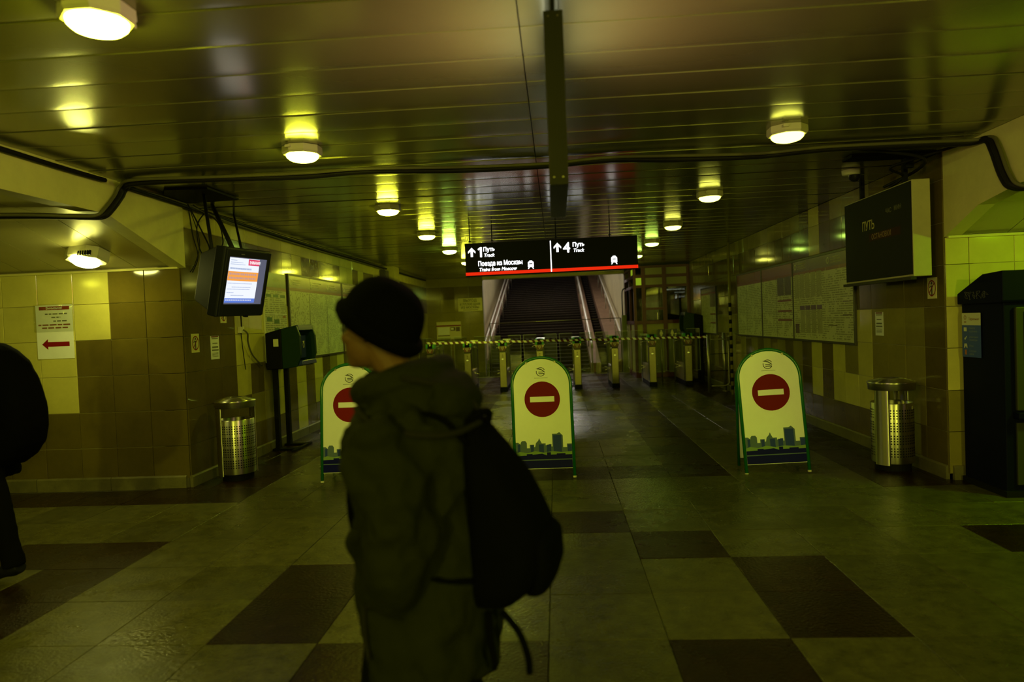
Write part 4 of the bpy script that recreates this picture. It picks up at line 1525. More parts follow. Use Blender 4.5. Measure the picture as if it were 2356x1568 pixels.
MB().box(-0.35, 0.34, -0.066, -0.05, 0.04, 0.085).build('lower_strip', M_PED, t)

# ------------------------------------------------------------------ departure display on the right
t = thing('departure_display', 'large switched-off black departure display with grey side, by the right wall', 'display', (3.35, 8.33, 1.90), -90)
bw, bh = 1.52, 0.90
MB().box(0, bw, 0.0, 0.165, 0, bh).build('case', mat('grey_case', (0.40, 0.37, 0.17), 0.45, var=0.08, vs=6), t, bevel=0.004)
MB().box(0.012, bw - 0.012, -0.006, 0.0, 0.02, bh - 0.012).build('screen', mat('display_glass', (0.006, 0.006, 0.006), 0.6, spec=0.12), t)
m = MB()
m.box(-0.02, bw + 0.01, -0.03, 0.02, -0.03, 0.0)
m.build('lower_lip', M_FRM, t)
m = MB().text('ПУТЬ', 0.46, 0.545, 0.135, -0.0075, bold=0.003, sx=0.82)
m.build('track_word', mat('display_letter_yellow', (0.50, 0.44, 0.12), 0.5), t, fix=False)
m = MB().text('ОСТАНОВКИ', 0.68, 0.435, 0.075, -0.0075, bold=0.002, sx=0.90)
m.build('stops_word', mat('display_letter_dim', (0.24, 0.13, 0.03), 0.5), t, fix=False)
MB().rect(0.62, 1.30, 0.42, 0.50, -0.0068).build('red_field', mat('display_field_red', (0.035, 0.006, 0.004), 0.6, spec=0.1), t, fix=False)
m = MB().text('ЧАС', 1.00, 0.66, 0.062, -0.0075, bold=0.002).text('МИН', 1.18, 0.665, 0.062, -0.0075, bold=0.002)
m.build('time_words', mat('display_letter_dim2', (0.12, 0.11, 0.04), 0.5), t, fix=False)
for x in (0.30, 1.25):
    MB().box(x - 0.02, x + 0.02, 0.05, 0.09, bh, CEIL - 1.90).build('hanger', M_BLK, t)

# dome camera
t = thing('dome_camera', 'small white dome camera with dark glass on the ceiling at right', 'camera', (3.06, 7.43, CEIL), 0)
MB().lathe([(0.0001, -0.055), (0.06, -0.055), (0.085, -0.045), (0.09, 0.0)], 24, cap=False).build('base', M_WHT, t, smooth=True)
MB().lathe([(0.0001, -0.125), (0.03, -0.118), (0.052, -0.095), (0.06, -0.055)], 24, (0.025, -0.02, 0), cap=False).build('dome', mat('dark_dome', (0.01, 0.01, 0.01), 0.1), t, smooth=True)
# ------------------------------------------------------------------ payphone on two posts
M_DGR = mat('phone_green', (0.003, 0.022, 0.006), 0.45, spec=0.2)
M_BLU = mat('phone_blue', (0.020, 0.035, 0.20), 0.3, spec=0.3)
t = thing('payphone', 'green and blue payphone booth on two black posts by the left wall', 'payphone', (-3.47, 9.20, 0), 90)
MB().prism([(0.20, 1.115), (0.42, 1.115), (0.42, 1.60), (0.20, 1.655)], 'x', 0.0, 0.64).build('back_case', mat('phone_black', (0.004, 0.004, 0.006), 0.6, spec=0.1), t, bevel=0.01)
for x in (0.0, 0.59):
    MB().prism([(0.0, 1.14), (0.20, 1.115), (0.20, 1.655), (-0.01, 1.69), (-0.055, 1.55), (-0.06, 1.30)], 'x', x, x + 0.05).build('cheek', M_DGR, t, bevel=0.008)
MB().prism([(-0.03, 1.625), (0.20, 1.60), (0.20, 1.66), (-0.015, 1.70)], 'x', 0.05, 0.59).build('hood', M_BLU, t, bevel=0.008)
MB().prism([(-0.07, 1.16), (0.20, 1.12), (0.20, 1.20), (-0.06, 1.22)], 'x', 0.05, 0.59).build('tray', M_BLU, t, bevel=0.008)
MB().box(0.05, 0.59, 0.16, 0.20, 1.20, 1.60).build('recess', M_NVY, t)
ph = MB().box(0.28, 0.54, 0.06, 0.16, 1.24, 1.56)
ph.build('phone_set', M_BLU, t, bevel=0.01)
MB().tube(bez([(0.16, 0.10, 1.54), (0.16, 0.05, 1.52), (0.16, 0.06, 1.42), (0.16, 0.05, 1.32), (0.16, 0.10, 1.30)]), [0.03] * 8 + [0.018] * 17 + [0.03] * 8, 8).build('handset', M_BLK, t, smooth=True)
MB().tube(bez([(0.16, 0.08, 1.29), (0.18, 0.04, 1.18), (0.24, 0.05, 1.16), (0.30, 0.10, 1.26)]), 0.008, 6).build('handset_cord', M_CAB, t, smooth=True)
lp = MB()
lp.ring(0.44, 1.42, 0.028, 0.040, 0.057, 24, sx=0.8)
lp.flat([(0.40, 1.475), (0.48, 1.475), (0.45, 1.455), (0.425, 1.455)], 0.057)
lp.rect(0.50, 0.54, 1.165, 1.20, -0.062)
lp.build('pale_sticker', M_PED, t, fix=False)
MB().add([(-0.001, 0.24, 1.42), (-0.001, 0.31, 1.42), (-0.001, 0.31, 1.52), (-0.001, 0.24, 1.52)], [(0, 1, 2, 3)]).build('side_label', M_PED, t, fix=False)
for x, l2 in ((0.17, 0.0), (0.56, 0.0)):
    lg = MB().prism([(x - 0.045, 0.02), (x + 0.045, 0.02), (x + 0.035, 0.12), (x + 0.035, 1.12), (x - 0.035, 1.12), (x - 0.035, 0.12)], 'y', 0.34, 0.40)
    lg.build('post', M_BLK, t, bevel=0.004)
bs = MB()
bs.box(0.12, 0.20, 0.10, 0.44, 0, 0.025)
bs.box(0.54, 0.62, 0.10, 0.44, 0, 0.025)
bs.box(0.0, 0.66, 0.08, 0.13, 0, 0.025)
bs.build('base_frame', M_BLK, t)
dup(t, (3.16, 18.0, 0), -90, 'dark green payphone in the far right corner before the red-framed booth')

# ------------------------------------------------------------------ payment kiosk at the right
t = thing('payment_kiosk', 'tall navy blue payment kiosk with sloped head in the green-lit right passage', 'kiosk', (3.68, 6.05, 0), 0)
M_KS = mat('kiosk_navy', (0.003, 0.004, 0.016), 0.6, spec=0.06)
MB().box(0.02, 0.92, 0.03, 0.63, 0.02, 1.64).build('cabinet', M_KS, t, bevel=0.01)
MB().prism([(0.0, 1.62), (0.645, 1.62), (0.645, 1.715), (0.26, 1.872), (-0.01, 1.885), (-0.01, 1.64)], 'x', -0.01, 0.95).build('head', M_KS, t, bevel=0.008)
MB().box(0.0, 0.94, 0.0, 0.63, 0.0, 0.05).build('foot', M_BLK, t)
MB().add([(0.012, 0.33, 1.145), (0.012, 0.615, 1.145), (0.012, 0.615, 1.43), (0.012, 0.33, 1.43)], [(0, 1, 2, 3)]).build('blue_sticker', mat('sticker_blue', (0.02, 0.07, 0.36), 0.4), t, fix=False)
MB().add([(0.012, 0.33, 1.43), (0.012, 0.615, 1.43), (0.012, 0.615, 1.54), (0.012, 0.33, 1.54)], [(0, 1, 2, 3)]).build('cream_sticker', M_PED, t, fix=False)
MS = Matrix(((0, -1, 0, 0.010), (-1, 0, 0, 0.615), (0, 0, 1, 0), (0, 0, 0, 1)))   # sticker frame: x from rear to front


def MSm():
    m_ = MB()
    m_.M = Matrix(((0, 1, 0, 0.0115), (-1, 0, 0, 0.615), (0, 0, 1, 0), (0, 0, 0, 1)))
    return m_


ic = MSm()
ic.rect(0.03, 0.075, 1.375, 1.41, -0.001)
ic.flat([(0.035, 1.31), (0.048, 1.295), (0.078, 1.33), (0.070, 1.335), (0.048, 1.313), (0.040, 1.32)], -0.001)
ic.flat([(0.028, 1.225), (0.040, 1.225), (0.055, 1.243), (0.072, 1.225), (0.082, 1.225), (0.075, 1.265), (0.035, 1.265)], -0.001)
ic.build('sticker_icons', M_PED, t, fix=False)
MSm().rect(0.042, 0.070, 1.165, 1.21, -0.001).build('orange_icon', mat('print_orange', (0.45, 0.14, 0.02), 0.4), t, fix=False)
ic = MSm()
for z, s in ((1.395, 'Оплата'), (1.368, 'кошелька'), (1.318, 'Денежные'), (1.291, 'переводы'), (1.238, 'Игры'), (1.192, 'Сотовая'), (1.165, 'связь')):
    ic.text(s, 0.110, z, 0.026, -0.001)
ic.build('sticker_text', mat('print_grey_blue', (0.22, 0.26, 0.30), 0.4), t, fix=False)
ic = MSm()
ic.text('Терминал', 0.105, 1.475, 0.032, -0.001)
ic.ring(0.052, 1.500, 0.014, 0.020, -0.001, 20, sx=0.9)
ic.rect(0.036, 0.070, 1.455, 1.463, -0.001)
ic.build('cream_sticker_print', mat('print_rust', (0.30, 0.12, 0.02), 0.4), t, fix=False)
sq = MB()
rr = random.Random(5)
for i in range(7):
    y0_ = 0.20 + 0.05 * i
    pts = []
    for k_ in range(7):
        pts.append((-0.0125, y0_ + rr.uniform(-0.03, 0.05), 1.66 + rr.uniform(0.0, 0.07)))
    sq.tube(bez(pts, 4), 0.0011, 4)
sq.build('scratched_scribble', mat('scratch_grey', (0.10, 0.10, 0.09), 0.6), t, fix=False)
MB().box(0.10, 0.84, 0.0, 0.035, 0.72, 1.58).build('front_panel', mat('kiosk_olive', (0.035, 0.038, 0.010), 0.5, spec=0.15), t, bevel=0.01)
MB().box(0.16, 0.78, -0.004, 0.004, 1.14, 1.54).build('screen', mat('kiosk_screen', (0.005, 0.014, 0.004), 0.3, spec=0.2), t)
MB().box(0.30, 0.70, -0.02, 0.01, 1.02, 1.05).build('slot', M_BLK, t)
MB().box(0.08, 0.86, -0.05, 0.03, 0.66, 0.71).build('shelf', M_KS, t, bevel=0.006)
MB().box(0.10, 0.84, 0.010, 0.035, 0.10, 0.62).build('service_door', MATS['kiosk_olive'], t, bevel=0.006)
MB().rect(0.22, 0.72, 1.695, 1.825, -0.012).build('head_panel', mat('kiosk_green', (0.05, 0.30, 0.02), 0.35), t, fix=False)

# ------------------------------------------------------------------ turnstiles
M_TS = mat('turnstile_steel', (0.24, 0.22, 0.11), 0.30, metal=0.85, var=0.08, vs=12)
M_TG = mat('turnstile_head_green', (0.07, 0.34, 0.06), 0.3)
M_TC = mat('turnstile_casing', (0.38, 0.28, 0.22), 0.42, var=0.12, vs=5)
M_TGL = glass('turnstile_glass', (0.88, 0.92, 0.86), 0.09, 0.05)
M_GE = mat('glass_edge', (0.32, 0.36, 0.26), 0.2)


def turnstile_parts(t):
    MB().box(-0.088, 0.088, 0.0, 0.24, 0.0, 0.105).build('plinth', M_BLK, t)
    MB().prism([(-0.082, 0.10), (0.082, 0.10), (0.082, 0.93), (-0.082, 0.93)], 'y', 0.0, 0.22).build('front_post', M_TS, t, bevel=0.012)
    hd = MB()
    hd.loft([[(-w, y0, z), (w, y0, z), (w, 0.25, z), (-w, 0.25, z)] for w, y0, z in ((0.070, 0.0, 0.93), (0.098, -0.015, 1.02), (0.100, -0.01, 1.07))])
    hd.build('head', M_TS, t, bevel=0.006)
    hd = MB()
    hd.loft([[(-w, y0, z), (w, y0, z), (w, 0.26, z), (-w, 0.26, z)] for w, y0, z in ((0.100, -0.012, 1.07), (0.104, 0.03, 1.19), (0.096, 0.05, 1.21))])
    hd.build('green_cap', M_TG, t, bevel=0.006)
    rd = MB().add([(-0.055, -0.018, 1.075), (0.055, -0.018, 1.075), (0.055, 0.030, 1.205), (-0.055, 0.030, 1.205)], [(0, 1, 2, 3)])
    rd.add([(-0.055, 0.02, 1.212), (0.055, 0.02, 1.212), (0.055, 0.22, 1.214), (-0.055, 0.22, 1.214)], [(0, 1, 2, 3)])
    rd = rd.build('card_reader', M_BLK, t, fix=False)
    cr_ = MB()
    n = 16
    cr_.add([(0.022 * math.cos(2 * math.pi * i / n), -0.0185 + 0.0482 * ((0.075 + 0.022 * math.sin(2 * math.pi * i / n)) / 0.13) - 0.003, 1.075 + 0.075 + 0.022 * math.sin(2 * math.pi * i / n)) for i in range(n)], [tuple(range(n))])
    cr_.build('touch_mark', mat('touch_mark_yellow', (0.55, 0.60, 0.12), 0.4), rd, fix=False)
    MB().add([(-0.058, -0.017, 0.965), (0.058, -0.017, 0.965), (0.075, -0.020, 1.060), (-0.075, -0.020, 1.060)], [(0, 1, 2, 3)]).build('picture_plate', mat('plate_brown', (0.16, 0.05, 0.03), 0.4), t, fix=False)
    pm = MB()
    for (x, z) in ((-0.03, 1.035), (0.0, 1.04), (0.03, 1.035), (-0.015, 1.01), (0.015, 1.01), (0.0, 0.985)):
        pm.disc(x, z, 0.010, -0.0215, 8)
    pm.build('pictograms', M_YPR, t, fix=False)
    dm = MB()
    for z in (0.86, 0.82):
        dm.disc(0, z, 0.010, -0.001, 10)
    dm.build('sensor', M_BLK, t, fix=False)
    MB().flat([(-0.026, 0.765), (-0.006, 0.785), (-0.006, 0.771), (0.024, 0.771), (0.024, 0.759), (-0.006, 0.759), (-0.006, 0.745)], -0.0015).build('arrow_light', emit('arrow_yellow', (0.85, 0.95, 0.10), 0.55), t, fix=False)
    MB().box(-0.078, 0.078, 0.24, 1.36, 0.0, 0.10).build('body_plinth', M_BLK, t)
    MB().box(-0.072, 0.072, 0.235, 1.36, 0.10, 0.50).build('body', M_TC, t, bevel=0.008)
    pn = MB()
    for s_ in (-1, 1):
        for (a, b) in ((0.27, 0.78), (0.81, 1.33)):
            pn.box(s_ * 0.072 - 0.003, s_ * 0.072 + 0.003, a, b, 0.13, 0.47)
    pn.build('side_panel', M_TC, t, bevel=0.002)
    MB().box(-0.082, 0.082, 1.36, 1.56, 0.0, 1.15).build('rear_post', M_TS, t, bevel=0.012)
    MB().add([(-0.10, 1.34, 1.155), (0.10, 1.34, 1.155), (0.10, 1.60, 1.20), (-0.10, 1.60, 1.20)], [(0, 1, 2, 3)]).build('rear_cap', mat('rear_cap_pale', (0.55, 0.60, 0.22), 0.35), t, fix=False)
    gp = MB().box(-0.006, 0.006, 0.24, 1.36, 0.50, 1.08)
    gp.build('glass_wall', M_TGL, t)
    MB().box(-0.010, 0.010, 0.24, 1.36, 1.08, 1.10).build('glass_rim', M_GE, t)
    for s_ in (-1, 1):
        MB().box(s_ * 0.09 if s_ > 0 else -0.40, 0.40 if s_ > 0 else -0.09, 0.70, 0.71, 0.30, 1.30).build('flap_glass', M_TGL, t)
        fe = MB()
        x0, x1 = (0.09, 0.40) if s_ > 0 else (-0.40, -0.09)
        fe.box(x0, x1, 0.699, 0.711, 0.298, 0.304)
        fe.box(x0, x1, 0.699, 0.711, 1.297, 1.303)
        fe.box((x1 if s_ > 0 else x0) - 0.003, (x1 if s_ > 0 else x0) + 0.003, 0.699, 0.711, 0.30, 1.30)
        fe.build('flap_edge', M_GE, t)
        hg = MB()
        for z in (0.42, 1.05):
            hg.box(s_ * 0.075 - 0.03, s_ * 0.075 + 0.03, 0.68, 0.73, z - 0.02, z + 0.02)
            hg.tube([(s_ * 0.08, 0.695, z), (s_ * 0.20, 0.695, z + 0.05)], 0.006, 5)
            hg.tube([(s_ * 0.08, 0.695, z), (s_ * 0.20, 0.695, z - 0.04)], 0.006, 5)
        hg.build('flap_hinge', M_STL, t)


TX = [(-2.98, 'leftmost of the row, just right of the walking person\'s cap'), (-2.10, 'second from the left, beside the fare panel'), (-1.27, 'third from the left, at the left foot of the stairs'), (-0.40, 'fourth from the left, above the middle no entry board'),
      (0.47, 'fifth from the left, under the middle stair rail'), (1.34, 'sixth from the left, before the narrow ramp'), (2.20, 'seventh from the left, before the red booth'), (3.02, 'rightmost, beside the wide pram gate')]
tt = None
for x, lab in TX:
    if tt is None:
        tt = thing('turnstile', 'steel ticket turnstile, ' + lab, 'turnstile', (x, 16.42, 0), 0, 'row of ticket turnstiles')
        turnstile_parts(tt)
    else:
        dup(tt, (x, 16.42, 0), 0, 'steel ticket turnstile, ' + lab)

# wide gate pictogram plates
M_PIC = mat('pictogram_navy', (0.010, 0.014, 0.030), 0.4)
for x, kind in ((2.50, 'person'), (2.79, 'pram')):
    t = thing('pictogram_plate', 'small dark plate with a pale %s pictogram on the wide gate' % ('standing figure' if kind == 'person' else 'figure and pram'), 'sign', (x, 17.0, 1.12), 0)
    MB().box(-0.085, 0.085, 0, 0.006, 0, 0.19).build('plate', M_PIC, t)
    m = MB()
    cx = 0.0 if kind == 'person' else -0.03
    m.disc(cx, 0.155, 0.018, -0.001, 12)
    m.flat([(cx - 0.028, 0.135), (cx - 0.040, 0.07), (cx - 0.024, 0.07), (cx - 0.018, 0.02), (cx + 0.018, 0.02), (cx + 0.024, 0.07), (cx + 0.040, 0.07), (cx + 0.028, 0.135)][::-1], -0.001)
    if kind == 'pram':
        m.ring(0.045, 0.035, 0.010, 0.018, -0.001, 14)
        m.flat([(0.02, 0.06), (0.075, 0.06), (0.07, 0.09), (0.03, 0.085)], -0.001)
    m.build('pictogram', M_YPR, t, fix=False)
    MB().tube([(0, 0.02, -1.12), (0, 0.02, 0.02)], 0.012, 6).build('stalk', M_STD, t, smooth=True)

# red and white barrier tape
mt = bpy.data.materials.new('barrier_tape_stripes')
mt.use_nodes = True
nt = mt.node_tree
b = nt.nodes['Principled BSDF']
b.inputs['Roughness'].default_value = 0.4
tc = N(nt, 'ShaderNodeTexCoord')
sx_ = N(nt, 'ShaderNodeSeparateXYZ')
nt.links.new(tc.outputs['Object'], sx_.inputs[0])
ma = N(nt, 'ShaderNodeMath', operation='MULTIPLY_ADD')
ma.inputs[1].default_value = 7.6
nt.links.new(sx_.outputs['X'], ma.inputs[0])
mz = N(nt, 'ShaderNodeMath', operation='MULTIPLY')
mz.inputs[1].default_value = 5.0
nt.links.new(sx_.outputs['Z'], mz.inputs[0])
nt.links.new(mz.outputs[0], ma.inputs[2])
mf = N(nt, 'ShaderNodeMath', operation='FRACT')
nt.links.new(ma.outputs[0], mf.inputs[0])
ml = N(nt, 'ShaderNodeMath', operation='LESS_THAN')
ml.inputs[1].default_value = 0.5
nt.links.new(mf.outputs[0], ml.inputs[0])
mx = N(nt, 'ShaderNodeMix', data_type='RGBA')
mx.inputs[6].default_value = (0.10, 0.012, 0.008, 1)
mx.inputs[7].default_value = (0.85, 0.85, 0.70, 1)
nt.links.new(ml.outputs[0], mx.inputs[0])
nt.links.new(mx.outputs[2], b.inputs['Base Color'])
m = MB()
n = 64
vs, fs = [], []
for i in range(n + 1):
    s_ = i / n
    x = -3.06 + 6.56 * s_
    z = 1.205 - 0.095 * s_ - 0.012 * math.sin(s_ * math.pi * 7) ** 2
    tw = 0.4 * math.sin(s_ * 9)
    w = 0.024
    vs.append((x, 16.36 - w * math.sin(tw), z - w * math.cos(tw)))
    vs.append((x, 16.36 + w * math.sin(tw), z + w * math.cos(tw)))
for i in range(n):
    fs.append((2 * i, 2 * i + 2, 2 * i + 3, 2 * i + 1))
o = m.add(vs, fs).build('barrier_tape', mt, fix=False)
tag(o, 'red and white striped barrier tape stretched across the turnstiles', 'tape')

# fence loop and posts right of the turnstiles
t = thing('gate_rail', 'steel post with rounded tube gate at the right end of the turnstiles', 'gate', (3.12, 14.75, 0), 0)
MB().tube([(0, 0, 0), (0, 0, 1.20)], 0.034, 10).build('post', M_STD, t, smooth=True)
MB().tube(bez([(0.04, 0, 1.10), (0.30, 0, 1.10), (0.385, 0, 1.07), (0.40, 0, 0.98), (0.40, 0, 0.25), (0.385, 0, 0.17), (0.30, 0, 0.14), (0.04, 0, 0.14)], 5), 0.014, 8).build('gate_loop', M_STD, t, smooth=True)
m = MB()
for z in (0.45, 0.80):
    m.tube([(0.03, 0, z), (0.40, 0, z)], 0.007, 6)
m.build('cross_bar', M_BLK, t, smooth=True)
t = thing('striped_post', 'thin post with black and pale bands by the right wall boards', 'post', (3.475, 14.3, 0), 0)
MB().tube([(0, 0, 0), (0, 0, CEIL)], 0.026, 10).build('pole', M_TM, t, smooth=True)
for i in range(11):
    MB().tube([(0, 0, 0.10 + 0.165 * i), (0, 0, 0.18 + 0.165 * i)], 0.030, 10).build('black_band', M_BLK, t, smooth=True)
t = thing('wall_post', 'plain steel post at the right wall beside the striped post', 'post', (3.50, 15.0, 0), 0)
MB().tube([(0, 0, 0), (0, 0, 1.22)], 0.036, 10).build('post', M_STD, t, smooth=True)
MB().lathe([(0.06, 0), (0.06, 0.012), (0.04, 0.016)], 16).build('flange', M_STD, t)

# ------------------------------------------------------------------ red framed booth in the far right corner
t = thing('glazed_booth', 'red-framed glazed attendant booth in the far right corner by the stairs', 'booth', (2.10, 19.0, 0), 0)
M_BR = mat('booth_red', (0.085, 0.008, 0.010), 0.4)
fr = MB()
posts = [(0.0, 0.07), (0.215, 0.315), (0.765, 0.875), (1.405, 1.49)]
for a, b in posts:
    fr.box(a, b, 0.0, 0.06, 0.0, 2.98)
for z0, z1 in ((2.92, 2.99), (2.66, 2.74), (2.40, 2.47), (1.425, 1.52), (0.0, 0.12)):
    for i in range(3):
        fr.box(posts[i][1], posts[i + 1][0], 0.0, 0.06, z0, z1)
fr.box(posts[1][1], posts[2][0], 0.0, 0.06, 1.80, 1.86)
fr.build('frame', M_BR, t, bevel=0.003)
sf = MB()
for y0_, y1_ in ((0.06, 0.12), (1.1, 1.2), (2.38, 2.46)):
    sf.box(0.0, 0.06, y0_, y1_, 0.0, 2.98)
for z0, z1 in ((2.92, 2.99), (2.66, 2.74), (2.40, 2.47), (1.425, 1.52), (0.0, 0.12)):
    sf.box(0.0, 0.06, 0.1, 2.4, z0, z1)
sf.build('side_frame', M_BR, t)
M_CRM = mat('booth_cream', (0.40, 0.39, 0.13), 0.5, spec=0.2)
for a, b in ((0.07, 0.215), (0.315, 0.765), (0.875, 1.405)):
    MB().box(a, b, 0.025, 0.045, 0.12, 1.425).build('lower_panel', M_CRM, t)
for a, b in ((0.315, 0.765), (0.875, 1.405)):
    MB().box(a, b, 0.025, 0.032, 2.47, 2.66).build('frosted_pane', mat('frosted_pane', (0.26, 0.25, 0.10), 0.3), t)
    MB().box(a, b, 0.025, 0.032, 2.74, 2.92).build('frosted_pane', MATS['frosted_pane'], t)
MB().box(0.07, 0.215, 0.025, 0.032, 2.42, 2.66).build('lit_pane', emit('lit_pane', (0.42, 0.62, 0.02), 0.55), t)
MB().add([(-0.002, 0.5, 2.75), (-0.002, 0.1, 2.75), (-0.002, 0.1, 2.90), (-0.002, 0.5, 2.90)], [(0, 1, 2, 3)]).build('lit_pane', MATS['lit_pane'], t, fix=False)
M_BG = glass('booth_glass', (0.5, 0.52, 0.45), 0.10, 0.04)
for a, b, z0, z1 in ((0.07, 0.215, 1.52, 2.40), (0.315, 0.765, 1.86, 2.40), (0.315, 0.765, 1.52, 1.80), (0.875, 1.405, 1.52, 2.40)):
    MB().box(a, b, 0.03, 0.036, z0, z1).build('pane', M_BG, t)
MB().box(0.055, 0.058, 0.12, 2.38, 1.52, 2.40).build('pane', M_BG, t)
MB().box(0.03, 0.04, 0.12, 2.38, 0.12, 1.42).build('lower_panel', M_CRM, t)
MB().box(0.0, 1.49, 0.0, 2.46, 2.985, 3.03).build('roof', M_CV, t)
MB().box(0.60, 0.614, -0.03, 0.0, 1.55, 1.72).build('door_handle', M_STL, t)
# glowing panel added behind the booth glass, stands in for a sign's mirror image
t = thing('sign_reflection_panel', 'small glowing panel standing in for an exit sign reflected in the booth glass, its white lettering reversed', 'sign', (3.24, 19.25, 2.08), 0)
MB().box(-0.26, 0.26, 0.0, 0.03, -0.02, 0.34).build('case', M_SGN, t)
M_RS = emit('sign_reflection_glow', (0.8, 0.85, 0.9), 0.7)
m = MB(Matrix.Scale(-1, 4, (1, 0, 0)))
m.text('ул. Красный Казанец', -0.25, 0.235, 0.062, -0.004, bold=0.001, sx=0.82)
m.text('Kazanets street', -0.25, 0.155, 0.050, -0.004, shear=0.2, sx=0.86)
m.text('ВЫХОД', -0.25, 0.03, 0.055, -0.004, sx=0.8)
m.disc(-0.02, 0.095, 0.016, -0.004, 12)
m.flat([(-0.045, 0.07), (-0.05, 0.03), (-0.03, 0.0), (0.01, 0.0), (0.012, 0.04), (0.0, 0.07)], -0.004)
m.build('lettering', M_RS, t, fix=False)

# ------------------------------------------------------------------ cables, junction boxes
def cable(name, pts, r, m, label, n=6):
    o = MB().tube(bez(pts, 7), r, n).build(name, m, smooth=True)
    return tag(o, label, 'cable')


zc = 3.0
base = [(-3.62, 6.02, 2.995), (-2.9, 6.03, 2.985), (-2.154, 6.10, 2.99), (-1.6, 6.07, 2.995), (-0.819, 6.17, 2.985), (-0.057, 6.22, 2.99), (0.505, 6.14, 2.996), (1.067, 6.18, 2.985), (1.78, 6.24, 2.985), (2.345, 6.18, 2.995), (3.1, 6.19, 2.99), (3.52, 6.18, 2.985)]
for k_, (dy, dz, r_, m_, nm) in enumerate(((0.0, -0.012, 0.027, M_CAB, 'thick black'), (-0.050, 0.0, 0.015, M_CABG, 'grey'), (0.050, -0.004, 0.022, M_CAB, 'thinner black'))):
    rr = random.Random(k_ + 2)
    mid = [(p[0], p[1] + dy + rr.uniform(-.012, .012), p[2] + dz - rr.uniform(0, .008)) for p in base]
    lft = [(-6.6, 5.35 + dy, 2.685), (-5.2, 5.50 + dy, 2.675), (-4.4, 5.66 + dy, 2.672), (-4.04, 5.80 + dy, 2.665), (-3.90, 5.88 + dy, 2.675), (-3.862, 5.95 + dy, 2.74), (-3.862, 6.10 + dy, 2.88), (-3.83, 6.14 + dy, 2.97)]
    rgt = [(3.575, 6.02 + dy, 2.96), (3.565, 5.92 + dy, 2.86), (3.565, 5.80 + dy, 2.62), (3.60, 5.72 + dy, 2.515), (3.80, 5.65 + dy, 2.50), (4.6, 5.5 + dy, 2.50)]
    cable('cable', lft + mid + rgt, r_, m_, '%s cable of the bundle crossing the ceiling from wall to wall' % nm)
cable('cable', [(-3.845, -3.0, 2.985), (-3.85, 1.0, 2.98), (-3.845, 3.5, 2.985), (-3.85, 5.2, 2.98), (-3.84, 5.9, 2.985)], 0.020, M_CAB, 'thick black cable along the top of the plaster beam at left')
cable('cable', [(-3.84, 6.2, 2.985), (-3.85, 7.1, 2.98), (-3.89, 8.2, 2.985), (-3.89, 11.0, 2.978), (-3.885, 14.0, 2.985), (-3.89, 17.5, 2.978), (-3.89, 21.2, 2.985)], 0.020, M_CAB, 'black cable running along the top of the left wall to the far end')
cable('cable', [(-3.84, 6.25, 2.995), (-3.84, 7.2, 3.0), (-3.87, 8.4, 2.95), (-3.90, 11.0, 2.94), (-3.90, 14.0, 2.945), (-3.90, 16.2, 2.94)], 0.012, M_CABG, 'thin grey cable under the black one on the left wall')
cable('cable', [(2.5, 6.2, 2.99), (2.9, 6.35, 2.97), (3.3, 6.5, 2.93), (3.45, 6.9, 2.90), (3.46, 7.6, 2.87)], 0.014, M_CAB, 'black cable branching off to the departure display')
cable('cable', [(3.54, 6.3, 2.99), (3.30, 6.6, 2.95), (3.2, 6.9, 2.93), (3.42, 7.1, 2.88), (3.42, 7.4, 2.83)], 0.012, M_CAB, 'slack black cable looping down beside the departure display')
for k_, (pts, r_) in enumerate((([(-3.91, 7.42, 2.97), (-3.91, 7.48, 2.70), (-3.90, 7.55, 2.48), (-3.92, 7.45, 2.30)], 0.006), ([(-3.91, 7.45, 2.97), (-3.91, 7.62, 2.65), (-3.9, 7.48, 2.40), (-3.92, 7.40, 2.30)], 0.005), ([(-3.90, 7.72, 2.97), (-3.91, 7.58, 2.82), (-3.91, 7.60, 2.60), (-3.90, 7.74, 2.42)], 0.007), ([(-3.75, 7.1, 2.97), (-3.6, 7.0, 2.75), (-3.4, 6.8, 2.50), (-3.3, 6.6, 2.42)], 0.008), ([(-3.72, 7.15, 2.97), (-3.5, 7.2, 2.8), (-3.3, 6.9, 2.55), (-3.25, 6.7, 2.42)], 0.006))):
    cable('cable', pts, r_, M_CAB, 'thin black cable hanging down the left wall behind the monitor, ' + ('first', 'second', 'third', 'fourth', 'fifth')[k_] + ' from the corner')
t = thing('socket_box', 'small pale socket box with plugged cable on the left wall below the monitor', 'socket', (XL + 0.012, 8.55, 1.66), 90)
MB().box(-0.05, 0.05, -0.045, 0, -0.04, 0.04).build('box', M_WHT, t, bevel=0.005)
MB().tube(bez([(0.0, -0.05, 0.0), (0.03, -0.09, -0.05), (0.10, -0.06, -0.16), (0.25, -0.04, -0.32), (0.55, -0.03, -0.48)]), 0.011, 6).build('plug_cable', M_CABG, t, smooth=True)
MB().tube(bez([(-0.02, -0.03, -0.03), (0.0, -0.03, -0.2), (0.08, -0.02, -0.5)]), 0.006, 6).build('thin_cable', M_CAB, t, smooth=True)
MB().tube(bez([(-0.02, -0.04, 0.03), (-0.05, -0.05, 0.2), (-0.10, -0.05, 0.35)]), 0.009, 6).build('feed_cable', M_CAB, t, smooth=True)
t = thing('junction_box', 'dark metal junction box high on the left wall near the pilaster', 'box', (XL + 0.012, 15.75, 2.62), 90)
MB().box(0, 0.30, -0.14, 0, 0.0, 0.30).build('case', M_PFR, t, bevel=0.006)
MB().box(0.02, 0.28, -0.148, -0.14, 0.02, 0.28).build('lid', M_FRM, t)
t = thing('cable_cover', 'dark metal plate on the ceiling at right carrying the display cables', 'bracket', (2.75, 6.75, CEIL), 0)
MB().box(0.0, 0.75, -0.10, 0.12, -0.03, -0.004).build('plate', M_BLK, t)
